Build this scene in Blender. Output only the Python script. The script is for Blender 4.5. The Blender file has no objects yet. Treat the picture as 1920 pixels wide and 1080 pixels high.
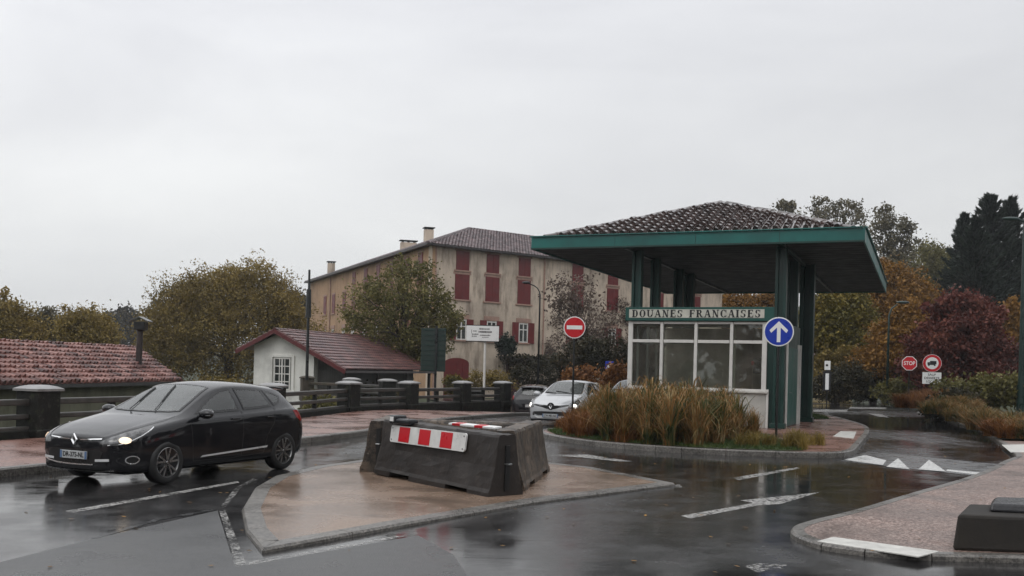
import bpy, bmesh, math, random
import numpy as np
from mathutils import Vector, Matrix
from mathutils.bvhtree import BVHTree
from mathutils.geometry import delaunay_2d_cdt

R = math.radians
random.seed(7)
RNG = np.random.default_rng(7)
sc = bpy.context.scene

# ------------------------------------------------------------------ camera
CAMH, ROLL, FPX = 1.8, R(1.4), 1870.0
cd = bpy.data.cameras.new("camera")
cam = bpy.data.objects.new("camera", cd)
sc.collection.objects.link(cam)
cr, sr = math.cos(ROLL), math.sin(ROLL)
cam.matrix_world = Matrix(((cr, -sr, 0, 0), (0, 0, -1, 0), (sr, cr, 0, CAMH), (0, 0, 0, 1)))
cd.sensor_width = 36.0
cd.lens = FPX / 1920 * 36.0
cd.shift_y = 150 / 1920
cd.clip_start = 0.1
cd.clip_end = 3000
sc.camera = cam

# ------------------------------------------------------------------ world / sun
sc.view_settings.view_transform = 'Standard'
sc.view_settings.look = 'None'
sc.view_settings.exposure = 0.12
sc.view_settings.gamma = 1.0
SUN_EL, SUN_AZ = R(52), R(200)
w = bpy.data.worlds.new("World"); sc.world = w
w.use_nodes = True
nt = w.node_tree; nt.nodes.clear()
N = nt.nodes.new; L = nt.links.new
wo = N('ShaderNodeOutputWorld'); bg = N('ShaderNodeBackground')
sky = N('ShaderNodeTexSky'); sky.sky_type = 'NISHITA'; sky.sun_disc = False
sky.sun_elevation = SUN_EL; sky.sun_rotation = SUN_AZ
tc = N('ShaderNodeTexCoord'); sep = N('ShaderNodeSeparateXYZ')
L(tc.outputs['Generated'], sep.inputs[0])
# overcast cloud deck: luminance climbs towards the zenith
lum = N('ShaderNodeValToRGB'); L(sep.outputs['Z'], lum.inputs[0])
cr_ = lum.color_ramp
cr_.elements[0].position = 0.0; cr_.elements[0].color = (.78, .79, .78, 1)
cr_.elements[1].position = 1.0; cr_.elements[1].color = (1.5, 1.51, 1.54, 1)
for p, c in ((.14, (.80, .805, .80, 1)), (.36, (.88, .89, .91, 1)), (.6, (1.1, 1.12, 1.14, 1))):
    e = cr_.elements.new(p); e.color = c
mp = N('ShaderNodeMapping'); mp.inputs['Scale'].default_value = (1, 1, 3.2)
L(tc.outputs['Generated'], mp.inputs[0])
nz = N('ShaderNodeTexNoise'); nz.inputs['Scale'].default_value = 1.9; nz.inputs['Detail'].default_value = 7
nz.inputs['Roughness'].default_value = .55; nz.inputs['Distortion'].default_value = .35
L(mp.outputs[0], nz.inputs['Vector'])
nr = N('ShaderNodeValToRGB'); L(nz.outputs['Fac'], nr.inputs[0])
nr.color_ramp.elements[0].position = .3; nr.color_ramp.elements[0].color = (.83, .83, .85, 1)
nr.color_ramp.elements[1].position = .72; nr.color_ramp.elements[1].color = (1.06, 1.06, 1.06, 1)
m1 = N('ShaderNodeMix'); m1.data_type = 'RGBA'; m1.blend_type = 'MULTIPLY'; m1.inputs[0].default_value = 1
m1.clamp_result = False
L(lum.outputs[0], m1.inputs[6]); L(nr.outputs[0], m1.inputs[7])
# the cloud thickens to the right (east) of the view
gx = N('ShaderNodeMapRange'); L(sep.outputs['X'], gx.inputs[0])
gx.inputs[1].default_value = -.5; gx.inputs[2].default_value = .55
gx.inputs[3].default_value = 1.06; gx.inputs[4].default_value = .84
m3 = N('ShaderNodeMix'); m3.data_type = 'RGBA'; m3.blend_type = 'MULTIPLY'; m3.inputs[0].default_value = 1
m3.clamp_result = False
L(m1.outputs[2], m3.inputs[6]); L(gx.outputs[0], m3.inputs[7])
sk = N('ShaderNodeMix'); sk.data_type = 'RGBA'; sk.blend_type = 'MULTIPLY'; sk.inputs[0].default_value = 1
L(sky.outputs[0], sk.inputs[6]); sk.inputs[7].default_value = (.09, .09, .09, 1)
m2 = N('ShaderNodeMix'); m2.data_type = 'RGBA'; m2.inputs[0].default_value = .95; m2.clamp_result = False
L(sk.outputs[2], m2.inputs[6]); L(m3.outputs[2], m2.inputs[7])
L(m2.outputs[2], bg.inputs[0]); bg.inputs[1].default_value = 1.03
L(bg.outputs[0], wo.inputs[0])

sd = bpy.data.lights.new("sun", 'SUN'); sd.energy = .5; sd.angle = R(40); sd.color = (1, .98, .95)
so = bpy.data.objects.new("sun", sd); sc.collection.objects.link(so)
so.rotation_euler = (R(90) - SUN_EL, 0, -SUN_AZ + math.pi)

# ------------------------------------------------------------------ pixel -> place (used to read positions off the survey photo)
def ray(px, py):
    a = (px - 960) / FPX; b = -(py - 690) / FPX
    return Vector((a * cr - b * sr, 1.0, a * sr + b * cr))
def G(px, py, z=0.0):
    d = ray(px, py); t = (z - CAMH) / d.z
    return Vector((d.x * t, t, z))
def D(px, py, Y):
    d = ray(px, py); return Vector((d.x * Y, Y, CAMH + d.z * Y))

def S(r, g, b):
    f = lambda c: (c / 255 / 12.92) if c / 255 <= .04045 else ((c / 255 + .055) / 1.055) ** 2.4
    return (f(r), f(g), f(b))

# ------------------------------------------------------------------ materials
MATS = {}
def newmat(name):
    m = bpy.data.materials.new(name); m.use_nodes = True
    n = m.node_tree.nodes; b = n['Principled BSDF']
    return m, m.node_tree, b
def c4(c): return (c[0], c[1], c[2], 1)
def noise(t, scale, detail=5, rough=.55, coord='Object', dist=0, mapscale=None):
    tcn = t.nodes.new('ShaderNodeTexCoord'); nn = t.nodes.new('ShaderNodeTexNoise')
    nn.inputs['Scale'].default_value = scale; nn.inputs['Detail'].default_value = detail
    nn.inputs['Roughness'].default_value = rough; nn.inputs['Distortion'].default_value = dist
    if mapscale:
        mm = t.nodes.new('ShaderNodeMapping'); mm.inputs['Scale'].default_value = mapscale
        t.links.new(tcn.outputs[coord], mm.inputs[0]); t.links.new(mm.outputs[0], nn.inputs['Vector'])
    else:
        t.links.new(tcn.outputs[coord], nn.inputs['Vector'])
    return nn
def ramp(t, src, stops):
    r_ = t.nodes.new('ShaderNodeValToRGB'); t.links.new(src, r_.inputs[0])
    e = r_.color_ramp.elements
    e[0].position, e[0].color = stops[0][0], c4(stops[0][1])
    e[1].position, e[1].color = stops[-1][0], c4(stops[-1][1])
    for p, c in stops[1:-1]:
        k = e.new(p); k.color = c4(c)
    return r_
def bump(t, b, src, strength, dist=.02):
    bn = t.nodes.new('ShaderNodeBump'); bn.inputs['Strength'].default_value = strength
    bn.inputs['Distance'].default_value = dist
    t.links.new(src, bn.inputs['Height']); t.links.new(bn.outputs[0], b.inputs['Normal']); return bn
def mixc(t, a, b_, fac, mode='MIX'):
    mx = t.nodes.new('ShaderNodeMix'); mx.data_type = 'RGBA'; mx.blend_type = mode
    for k, v in ((0, fac), (6, a), (7, b_)):
        if hasattr(v, 'is_output'): t.links.new(v, mx.inputs[k])
        else: mx.inputs[k].default_value = v if k == 0 else c4(v)
    return mx.outputs[2]
def g3(v): return (v, v, v)
def mrange(t, src, a, b_, c, d):
    m = t.nodes.new('ShaderNodeMapRange'); t.links.new(src, m.inputs[0])
    for i, v in enumerate((a, b_, c, d)): m.inputs[i + 1].default_value = v
    return m.outputs[0]

def pm(name, col, rough=.6, metal=0.0, var=.25, scale=4, bmp=.0, coat=0, emit=None, es=0, bscale=None, mapscale=None, spec=.5):
    if name in MATS: return MATS[name]
    m, t, b = newmat(name)
    b.inputs['Roughness'].default_value = rough; b.inputs['Metallic'].default_value = metal
    b.inputs['Coat Weight'].default_value = coat; b.inputs['Specular IOR Level'].default_value = spec
    if var > 0:
        nn = noise(t, scale, mapscale=mapscale)
        lo = tuple(c * (1 - var) for c in col); hi = tuple(min(1, c * (1 + var)) for c in col)
        r_ = ramp(t, nn.outputs['Fac'], ((.3, lo), (.7, hi)))
        t.links.new(r_.outputs[0], b.inputs['Base Color'])
        t.links.new(mrange(t, nn.outputs['Fac'], .3, .7, max(.02, rough - .12), min(1, rough + .1)), b.inputs['Roughness'])
    else:
        b.inputs['Base Color'].default_value = c4(col)
    if bmp > 0:
        n2 = noise(t, bscale or scale * 6)
        bump(t, b, n2.outputs['Fac'], bmp)
    if emit:
        b.inputs['Emission Color'].default_value = c4(emit); b.inputs['Emission Strength'].default_value = es
    MATS[name] = m; return m

def mat_asphalt():
    m, t, b = newmat('wet_asphalt')
    fine = noise(t, 55, 3, .7); med = noise(t, 1.6, 6, .6); big = noise(t, .17, 5, .6, dist=.6, mapscale=(1, .55, 1))
    c = ramp(t, med.outputs['Fac'], ((.3, (.012, .012, .012)), (.55, (.022, .021, .021)), (.75, (.036, .034, .032))))
    c2 = mixc(t, c.outputs[0], (.07, .068, .066), mrange(t, fine.outputs['Fac'], .58, .72, 0, .55))
    t.links.new(c2, b.inputs['Base Color'])
    # water film: mirror-smooth where it stands, rougher on the crown; long ripples run across it
    rip = noise(t, 1.3, 4, .6, dist=1.0, mapscale=(.35, 3.2, 1))
    r1 = mrange(t, big.outputs['Fac'], .40, .60, .03, .26)
    r2 = t.nodes.new('ShaderNodeMath'); r2.operation = 'MULTIPLY_ADD'
    t.links.new(mrange(t, med.outputs['Fac'], .42, .66, 0, 1), r2.inputs[0]); r2.inputs[1].default_value = .10
    t.links.new(r1, r2.inputs[2])
    t.links.new(r2.outputs[0], b.inputs['Roughness'])
    hs = t.nodes.new('ShaderNodeMath'); hs.operation = 'MULTIPLY'
    t.links.new(fine.outputs['Fac'], hs.inputs[0]); t.links.new(mrange(t, big.outputs['Fac'], .42, .62, .02, .7), hs.inputs[1])
    add = t.nodes.new('ShaderNodeMath'); add.operation = 'MULTIPLY_ADD'
    t.links.new(rip.outputs['Fac'], add.inputs[0]); add.inputs[1].default_value = .9; t.links.new(hs.outputs[0], add.inputs[2])
    bump(t, b, add.outputs[0], .22, .010)
    b.inputs['Specular IOR Level'].default_value = .5
    return m
def mat_paving(name, dark, mid, light, scale=60, r0=.12, r1=.45, bmp=.3):
    m, t, b = newmat(name)
    fine = noise(t, scale, 2, .8); med = noise(t, .9, 6, .6, dist=.4); st = noise(t, 5, 5, .65)
    c = ramp(t, fine.outputs['Fac'], ((.36, dark), (.5, mid), (.66, light)))
    c2 = mixc(t, c.outputs[0], g3(.0), mrange(t, med.outputs['Fac'], .3, .62, .42, 0))
    c3 = mixc(t, c2, g3(.02), mrange(t, st.outputs['Fac'], .62, .8, 0, .5))
    t.links.new(c3, b.inputs['Base Color'])
    t.links.new(mrange(t, med.outputs['Fac'], .35, .65, r0, r1), b.inputs['Roughness'])
    bump(t, b, fine.outputs['Fac'], bmp, .008)
    return m
def mat_marking():
    m, t, b = newmat('worn_road_paint')
    n1 = noise(t, 16, 6, .75); n2 = noise(t, 1.6, 4)
    b.inputs['Base Color'].default_value = (.42, .41, .39, 1); b.inputs['Roughness'].default_value = .35
    f = mrange(t, n1.outputs['Fac'], .44, .60, 0, .9)
    g = t.nodes.new('ShaderNodeMath'); g.operation = 'ADD'; g.use_clamp = True
    t.links.new(f, g.inputs[0]); t.links.new(mrange(t, n2.outputs['Fac'], .48, .72, 0, .8), g.inputs[1])
    tr = t.nodes.new('ShaderNodeBsdfTransparent'); mx = t.nodes.new('ShaderNodeMixShader')
    t.links.new(g.outputs[0], mx.inputs[0]); t.links.new(b.outputs[0], mx.inputs[1]); t.links.new(tr.outputs[0], mx.inputs[2])
    t.links.new(mx.outputs[0], t.nodes['Material Output'].inputs[0])
    return m
def mat_wall(name, col, dirt, stain=.5, scale=.5):
    m, t, b = newmat(name)
    n1 = noise(t, scale, 8, .62); n2 = noise(t, 2.4, 6, .6, mapscale=(1, 1, .22)); n3 = noise(t, 30, 3)
    c = ramp(t, n1.outputs['Fac'], ((.3, tuple(x * .60 for x in col)), (.5, col), (.7, tuple(min(1, x * 1.18) for x in col))))
    c2 = mixc(t, c.outputs[0], dirt, mrange(t, n2.outputs['Fac'], .48, .74, 0, stain))
    t.links.new(c2, b.inputs['Base Color']); b.inputs['Roughness'].default_value = .8
    bump(t, b, n3.outputs['Fac'], .15, .01)
    return m
def mat_tiles(name, cols, rough=.35, sp=.5):
    m, t, b = newmat(name)
    g = t.nodes.new('ShaderNodeNewGeometry')
    n1 = noise(t, 1.1, 5, .6)
    r_ = ramp(t, g.outputs['Random Per Island'], tuple((i / (len(cols) - 1), c) for i, c in enumerate(cols)))
    c2 = mixc(t, r_.outputs[0], tuple(x * .35 for x in cols[0]), mrange(t, n1.outputs['Fac'], .45, .7, 0, .6))
    t.links.new(c2, b.inputs['Base Color']); b.inputs['Roughness'].default_value = rough
    b.inputs['Specular IOR Level'].default_value = sp
    return m
def mat_leaf(name, cols, nscale=.45, transl=.25, rough=.55):
    """cols: three colours from deep to light, mixed per leaf and in clumps."""
    m, t, b = newmat(name)
    g = t.nodes.new('ShaderNodeNewGeometry'); n1 = noise(t, nscale, 4, .6)
    ad = t.nodes.new('ShaderNodeMath'); ad.operation = 'MULTIPLY_ADD'
    t.links.new(g.outputs['Random Per Island'], ad.inputs[0]); ad.inputs[1].default_value = .5
    t.links.new(mrange(t, n1.outputs['Fac'], .3, .7, -.1, .6), ad.inputs[2])
    n = len(cols) - 1
    r_ = ramp(t, ad.outputs[0], tuple((i / n, c) for i, c in enumerate(cols)))
    t.links.new(r_.outputs[0], b.inputs['Base Color']); b.inputs['Roughness'].default_value = rough
    b.inputs['Specular IOR Level'].default_value = .3
    tr = t.nodes.new('ShaderNodeBsdfTranslucent'); t.links.new(r_.outputs[0], tr.inputs[0])
    mx = t.nodes.new('ShaderNodeMixShader'); mx.inputs[0].default_value = transl
    out = t.nodes['Material Output']
    t.links.new(b.outputs[0], mx.inputs[1]); t.links.new(tr.outputs[0], mx.inputs[2]); t.links.new(mx.outputs[0], out.inputs[0])
    return m
def mat_glass(name, tint=(.9, .95, .93), rough=.02):
    m, t, b = newmat(name)
    gl = t.nodes.new('ShaderNodeBsdfGlossy'); gl.inputs['Roughness'].default_value = rough
    tr = t.nodes.new('ShaderNodeBsdfTransparent'); tr.inputs[0].default_value = c4(tint)
    df = t.nodes.new('ShaderNodeBsdfDiffuse'); df.inputs[0].default_value = (.36, .32, .27, 1)
    nn = noise(t, 1.1, 5, .65); m0 = t.nodes.new('ShaderNodeMixShader')
    t.links.new(mrange(t, nn.outputs['Fac'], .35, .68, .05, .20), m0.inputs[0]); t.links.new(tr.outputs[0], m0.inputs[1]); t.links.new(df.outputs[0], m0.inputs[2])
    fr = t.nodes.new('ShaderNodeFresnel'); fr.inputs[0].default_value = 1.6
    mx = t.nodes.new('ShaderNodeMixShader')
    t.links.new(fr.outputs[0], mx.inputs[0]); t.links.new(m0.outputs[0], mx.inputs[1]); t.links.new(gl.outputs[0], mx.inputs[2])
    t.links.new(mx.outputs[0], t.nodes['Material Output'].inputs[0])
    return m

M = {}
M['asphalt'] = mat_asphalt()
M['paint'] = mat_marking()
M['path'] = mat_paving('red_path_surface', (.10, .045, .035), (.22, .105, .08), (.42, .27, .22), 45)
M['path2'] = mat_paving('washed_aggregate_path', (.05, .03, .024), (.20, .125, .10), (.48, .38, .33), 38, .3, .55, .4)
M['island'] = mat_paving('tan_island_surface', (.15, .10, .07), (.245, .165, .115), (.33, .24, .18), 70, .10, .36, .15)
M['kerb'] = mat_paving('kerb_concrete', (.07, .065, .06), (.15, .14, .125), (.24, .22, .2), 30, .2, .5, .25)
M['soil'] = mat_paving('wet_soil', (.02, .015, .01), (.045, .035, .02), (.07, .06, .035), 12, .5, .9, .6)
M['turf'] = mat_paving('turf_ground', (.012, .018, .006), (.03, .045, .012), (.06, .07, .02), 9, .7, .95, .6)
M['stone'] = mat_wall('dark_wet_stone', (.014, .014, .012), (.008, .011, .007), .6, 2.5)
M['stone'].node_tree.nodes['Principled BSDF'].inputs['Roughness'].default_value = .6; M['stone'].node_tree.nodes['Principled BSDF'].inputs['Specular IOR Level'].default_value = .2
_t = M['stone'].node_tree; _b = _t.nodes['Principled BSDF']; _src = _b.inputs['Base Color'].links[0].from_socket
_n = noise(_t, 6, 6, .75); _n2 = noise(_t, 3, 5, .7)
_t.links.new(mixc(_t, mixc(_t, _src, (.05, .048, .042), mrange(_t, _n.outputs['Fac'], .54, .66, 0, .8)), (.028, .036, .012), mrange(_t, _n2.outputs['Fac'], .56, .7, 0, .7)), _b.inputs['Base Color'])
bump(_t, _b, _n.outputs['Fac'], .6, .03)
M['cap'] = mat_wall('pillar_cap_stone', (.24, .235, .23), (.06, .06, .05), .5, 3)
M['cap'].node_tree.nodes['Principled BSDF'].inputs['Roughness'].default_value = .3
M['brownstone'] = mat_wall('mossy_brown_stone', (.07, .055, .04), (.03, .035, .015), .6, 2.5)
M['hotel'] = mat_wall('old_ochre_render', S(198, 182, 164), S(98, 82, 70), .8, .35)
M['hotel2'] = mat_wall('orange_ochre_render', S(170, 138, 108), S(112, 84, 64), .5, .3)
M['lintel'] = pm('pink_stone_trim', S(158, 128, 114), .7, var=.2, scale=3)
M['shutter'] = pm('oxblood_shutter_paint', S(100, 29, 29), .5, var=.2, scale=2)
M['greenp'] = pm('green_paint', S(22, 78, 70), .42, var=.22, scale=1.3, bmp=.05)
M['greenpost'] = pm('grey_green_post_paint', S(24, 62, 56), .45, var=.25, scale=1.3)
M['greend'] = pm('dark_green_paint', S(16, 50, 44), .4, var=.3, scale=1.5)
M['soffit'] = pm('soffit_boards', S(30, 38, 34), .6, var=.3, scale=2)
M['white'] = pm('white_paint', (.66, .64, .60), .4, var=.1, scale=3)
M['whitew'] = mat_wall('white_render', (.70, .69, .64), (.42, .41, .36), .35, .6)
M['glass'] = mat_glass('window_glass')
M['dark'] = pm('dark_interior', (.015, .015, .015), .7, var=.3)
M['interior'] = pm('booth_interior_wall', (.7, .62, .50), .7, var=.2, scale=1)
M['metal'] = pm('galvanised_steel', (.3, .31, .31), .4, .8, var=.15)
M['blackm'] = pm('black_painted_metal', (.012, .013, .013), .35, var=.3)
M['greenlamp'] = pm('bottle_green_post_paint', (.01, .03, .025), .35, var=.3)
M['bark'] = mat_wall('wet_bark', (.05, .038, .028), (.02, .016, .012), .6, 3)
M['red'] = pm('sign_red', S(190, 22, 34), .35, var=.05)
M['blue'] = pm('sign_blue', S(18, 52, 160), .35, var=.05)
M['swhite'] = pm('sign_white', (.8, .8, .78), .35, var=.04)
M['black'] = pm('sign_black', (.012, .012, .012), .4, var=0)
M['barrier'] = mat_wall('wet_black_concrete', (.032, .027, .024), (.012, .010, .009), .6, 1.4)
_t = M['barrier'].node_tree; _b = _t.nodes['Principled BSDF']; _src = _b.inputs['Base Color'].links[0].from_socket
_n = noise(_t, 5, 7, .75); _n2 = noise(_t, 26, 3, .7); _n3 = noise(_t, 2.2, 6, .7)
_t.links.new(mixc(_t, mixc(_t, _src, (.085, .068, .055), mrange(_t, _n.outputs['Fac'], .55, .72, 0, .75)), (.20, .18, .16), mrange(_t, _n2.outputs['Fac'], .68, .74, 0, .6)), _b.inputs['Base Color'])
bump(_t, _b, _n.outputs['Fac'], .5, .02)
M['barrier'].node_tree.nodes['Principled BSDF'].inputs['Roughness'].default_value = .5; M['barrier'].node_tree.nodes['Principled BSDF'].inputs['Specular IOR Level'].default_value = .3
M['barrierb'] = mat_wall('weathered_brown_concrete', (.12, .088, .062), (.008, .007, .006), 1.0, 3.0)
_t = M['barrierb'].node_tree; _b = _t.nodes['Principled BSDF']; _src = _b.inputs['Base Color'].links[0].from_socket
_n = noise(_t, 9, 5, .8); _n2 = noise(_t, 22, 3, .7)
_t.links.new(mixc(_t, mixc(_t, _src, (.008, .007, .006), mrange(_t, _n.outputs['Fac'], .46, .58, 0, .9)), (.34, .30, .25), mrange(_t, _n2.outputs['Fac'], .64, .70, 0, .8)), _b.inputs['Base Color'])
M['barrierb'].node_tree.nodes['Principled BSDF'].inputs['Roughness'].default_value = .5
M['plastic'] = pm('black_plastic', (.015, .016, .018), .3, var=.2)
M['tile_can'] = mat_tiles('wet_brown_canal_tiles', ((.03, .020, .016), (.058, .036, .03), (.10, .066, .058)), .2, .8)
M['tile_can'].node_tree.nodes['Principled BSDF'].inputs['Coat Weight'].default_value = .25
M['tile_red'] = mat_tiles('red_canal_tiles', ((.045, .018, .015), (.14, .05, .038), (.20, .078, .06), (.32, .17, .145)), .35)
M['tile_house'] = mat_tiles('dark_red_flat_tiles', ((.06, .024, .022), (.105, .038, .033), (.165, .072, .064)), .3)
M['tile_hotel'] = mat_tiles('violet_grey_tiles', ((.07, .05, .052), (.12, .085, .088), (.20, .14, .14)), .4)
M['board'] = pm('dark_red_boards', S(88, 34, 34), .5, var=.2)
M['wood'] = pm('dark_weathered_wood', (.04, .032, .026), .7, var=.4, scale=3)

# ------------------------------------------------------------------ building blocks
def link(o): sc.collection.objects.link(o); return o
def tag(o, label=None, cat=None, group=None, kind=None):
    if label: o['label'] = label
    if cat: o['category'] = cat
    if group: o['group'] = group
    if kind: o['kind'] = kind
    return o
def empty(name, loc=(0, 0, 0), rz=0.0, label=None, cat=None, group=None):
    o = bpy.data.objects.new(name, None); o.location = loc; o.rotation_euler = (0, 0, rz)
    o.empty_display_size = .2
    link(o); tag(o, label, cat, group); return o
def copy_tree(o, parent=None):
    c = o.copy(); link(c)
    if parent: c.parent = parent
    for ch in [k for k in bpy.data.objects if k.parent == o]: copy_tree(ch, c)
    return c
def rot(o_):
    return Matrix.Rotation(o_, 3, 'Z')

class MB:
    def __init__(s): s.v = []; s.f = []; s.m = []
    def add(s, vs, fs, mi=0):
        n = len(s.v); s.v += [tuple(p) for p in vs]; s.f += [tuple(i + n for i in f) for f in fs]; s.m += [mi] * len(fs); return s
    def box(s, c, size, rz=0.0, mi=0, mat3=None):
        Rm = mat3 or Matrix.Rotation(rz, 3, 'Z'); c = Vector(c); a, b_, d = [k / 2 for k in size]
        vs = [c + Rm @ Vector((x * a, y * b_, z * d)) for z in (-1, 1) for y in (-1, 1) for x in (-1, 1)]
        return s.add(vs, [(0, 2, 3, 1), (4, 5, 7, 6), (0, 1, 5, 4), (2, 6, 7, 3), (0, 4, 6, 2), (1, 3, 7, 5)], mi)
    def beam(s, p, q, wd, ht, mi=0):
        """box from p to q, width wd sideways, height ht."""
        p, q = Vector(p), Vector(q); d = q - p; ln = d.length; d.normalize()
        side = d.cross(Vector((0, 0, 1)))
        side = side.normalized() if side.length > 1e-6 else Vector((1, 0, 0))
        up = side.cross(d)
        return s.box((p + q) / 2, (ln, wd, ht), mi=mi, mat3=Matrix((d, side, up)).transposed())
    def prism(s, poly, z0, z1, mi=0):
        n = len(poly)
        ar = sum(poly[i][0] * poly[(i + 1) % n][1] - poly[(i + 1) % n][0] * poly[i][1] for i in range(n))
        if ar < 0: poly = poly[::-1]
        vs = [(p[0], p[1], z0) for p in poly] + [(p[0], p[1], z1) for p in poly]
        fs = [tuple(range(n))[::-1], tuple(range(n, 2 * n))] + [(i, (i + 1) % n, n + (i + 1) % n, n + i) for i in range(n)]
        return s.add(vs, fs, mi)
    def cyl(s, p, q, r0, r1=None, n=12, mi=0, cap=True):
        r1 = r0 if r1 is None else r1
        p, q = Vector(p), Vector(q); d = (q - p).normalized()
        a = d.orthogonal().normalized(); b_ = d.cross(a)
        vs = []
        for c, r_ in ((p, r0), (q, r1)):
            for i in range(n):
                t = 2 * math.pi * i / n; vs.append(c + (a * math.cos(t) + b_ * math.sin(t)) * r_)
        fs = [(i, (i + 1) % n, n + (i + 1) % n, n + i) for i in range(n)]
        if cap: fs += [tuple(range(n))[::-1], tuple(range(n, 2 * n))]
        return s.add(vs, fs, mi)
    def tube(s, pts, r, n=8, mi=0):
        pts = [Vector(p) for p in pts]; rs = r if isinstance(r, (list, tuple)) else [r] * len(pts)
        base = len(s.v); vs = []; a = None
        for i, p in enumerate(pts):
            d = (pts[min(i + 1, len(pts) - 1)] - pts[max(i - 1, 0)]).normalized()
            if a is None: a = d.orthogonal().normalized()
            a = (a - d * a.dot(d)).normalized(); b_ = d.cross(a)
            for k in range(n):
                t = 2 * math.pi * k / n; vs.append(p + (a * math.cos(t) + b_ * math.sin(t)) * rs[i])
        fs = []
        for i in range(len(pts) - 1):
            for k in range(n): fs.append((i * n + k, i * n + (k + 1) % n, (i + 1) * n + (k + 1) % n, (i + 1) * n + k))
        fs += [tuple(range(n))[::-1], tuple(range((len(pts) - 1) * n, len(pts) * n))]
        return s.add(vs, fs, mi)
    def lathe(s, prof, n=24, axis='Z', c=(0, 0, 0), mi=0):
        """prof: (radius, height) pairs, swept round the axis."""
        vs = []
        for r_, h in prof:
            for k in range(n):
                t = 2 * math.pi * k / n; x, y = r_ * math.cos(t), r_ * math.sin(t)
                p = (x, y, h) if axis == 'Z' else (x, h, y) if axis == 'Y' else (h, x, y)
                vs.append((p[0] + c[0], p[1] + c[1], p[2] + c[2]))
        fs = []
        for i in range(len(prof) - 1):
            for k in range(n): fs.append((i * n + k, i * n + (k + 1) % n, (i + 1) * n + (k + 1) % n, (i + 1) * n + k))
        return s.add(vs, fs, mi)
    def sphere(s, c, r, n=12, m_=8, mi=0):
        rx, ry, rz = r if isinstance(r, (tuple, list)) else (r, r, r)
        vs = [(c[0], c[1], c[2] - rz)]
        for i in range(1, m_):
            ph = -math.pi / 2 + math.pi * i / m_
            for k in range(n):
                t = 2 * math.pi * k / n
                vs.append((c[0] + rx * math.cos(ph) * math.cos(t), c[1] + ry * math.cos(ph) * math.sin(t), c[2] + rz * math.sin(ph)))
        vs.append((c[0], c[1], c[2] + rz)); fs = [(0, 1 + (k + 1) % n, 1 + k) for k in range(n)]
        for i in range(m_ - 2):
            for k in range(n):
                a = 1 + i * n + k; b_ = 1 + i * n + (k + 1) % n; fs.append((a, b_, b_ + n, a + n))
        last = len(vs) - 1; o = 1 + (m_ - 2) * n
        fs += [(o + k, o + (k + 1) % n, last) for k in range(n)]
        return s.add(vs, fs, mi)
    def build(s, name, mat, parent=None, smooth=False, bevel=0, world=False, seg=2, auto=None):
        me = bpy.data.meshes.new(name)
        vs = s.v
        if world and parent:
            inv = (Matrix.Translation(parent.location) @ Matrix.Rotation(parent.rotation_euler.z, 4, 'Z')).inverted()
            if parent.parent:
                g = parent.parent
                inv = inv @ (Matrix.Translation(g.location) @ Matrix.Rotation(g.rotation_euler.z, 4, 'Z')).inverted()
            vs = [tuple(inv @ Vector(p)) for p in vs]
        me.from_pydata(vs, [], s.f)
        for m_ in (mat if isinstance(mat, (list, tuple)) else [mat]): me.materials.append(m_)
        if any(s.m): me.polygons.foreach_set('material_index', s.m)
        if smooth: me.polygons.foreach_set('use_smooth', [True] * len(me.polygons))
        me.update()
        if smooth and auto: me.set_sharp_from_angle(angle=R(auto))
        o = link(bpy.data.objects.new(name, me))
        if parent: o.parent = parent
        if bevel:
            b_ = o.modifiers.new('bevel', 'BEVEL'); b_.width = bevel; b_.segments = seg; b_.limit_method = 'ANGLE'; b_.angle_limit = R(35)
            b_.harden_normals = False
        return o

def fast_mesh(name, V, F, mat):
    """V (n,3), F (m,k) arrays -> mesh datablock"""
    me = bpy.data.meshes.new(name); k = F.shape[1]
    me.vertices.add(len(V)); me.vertices.foreach_set('co', np.ascontiguousarray(V, dtype=np.float32).ravel())
    me.loops.add(F.size); me.loops.foreach_set('vertex_index', np.ascontiguousarray(F, dtype=np.int32).ravel())
    me.polygons.add(len(F)); me.polygons.foreach_set('loop_start', np.arange(0, F.size, k, dtype=np.int32))
    me.polygons.foreach_set('loop_total', np.full(len(F), k, dtype=np.int32))
    me.materials.append(mat); me.update(calc_edges=True); me.validate()
    return me

def fill(poly, step, hfun=None, holes=()):
    """triangulate a polygon with an interior grid, heights from hfun(x,y)"""
    def dens(pl):
        out = []
        for i in range(len(pl)):
            a, b_ = Vector(pl[i][:2]), Vector(pl[(i + 1) % len(pl)][:2]); n = max(1, int((b_ - a).length / step))
            out += [a.lerp(b_, k / n) for k in range(n)]
        return out
    ps = dens(poly); n = len(ps); ed = [(i, (i + 1) % n) for i in range(n)]
    xs = [p.x for p in ps]; ys = [p.y for p in ps]
    def inside(x, y):
        c = False; j = n - 1
        for i in range(n):
            if (ps[i].y > y) != (ps[j].y > y) and x < (ps[j].x - ps[i].x) * (y - ps[i].y) / (ps[j].y - ps[i].y) + ps[i].x: c = not c
            j = i
        return c
    pts = list(ps); y = min(ys) + step / 2
    while y < max(ys):
        x = min(xs) + step / 2
        while x < max(xs):
            if inside(x, y): pts.append(Vector((x, y)))
            x += step
        y += step
    r_ = delaunay_2d_cdt(pts, ed, [], 1, 1e-5)
    return [(p.x, p.y, hfun(p.x, p.y) if hfun else 0.0) for p in r_[0]], [tuple(f) for f in r_[2]]

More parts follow.
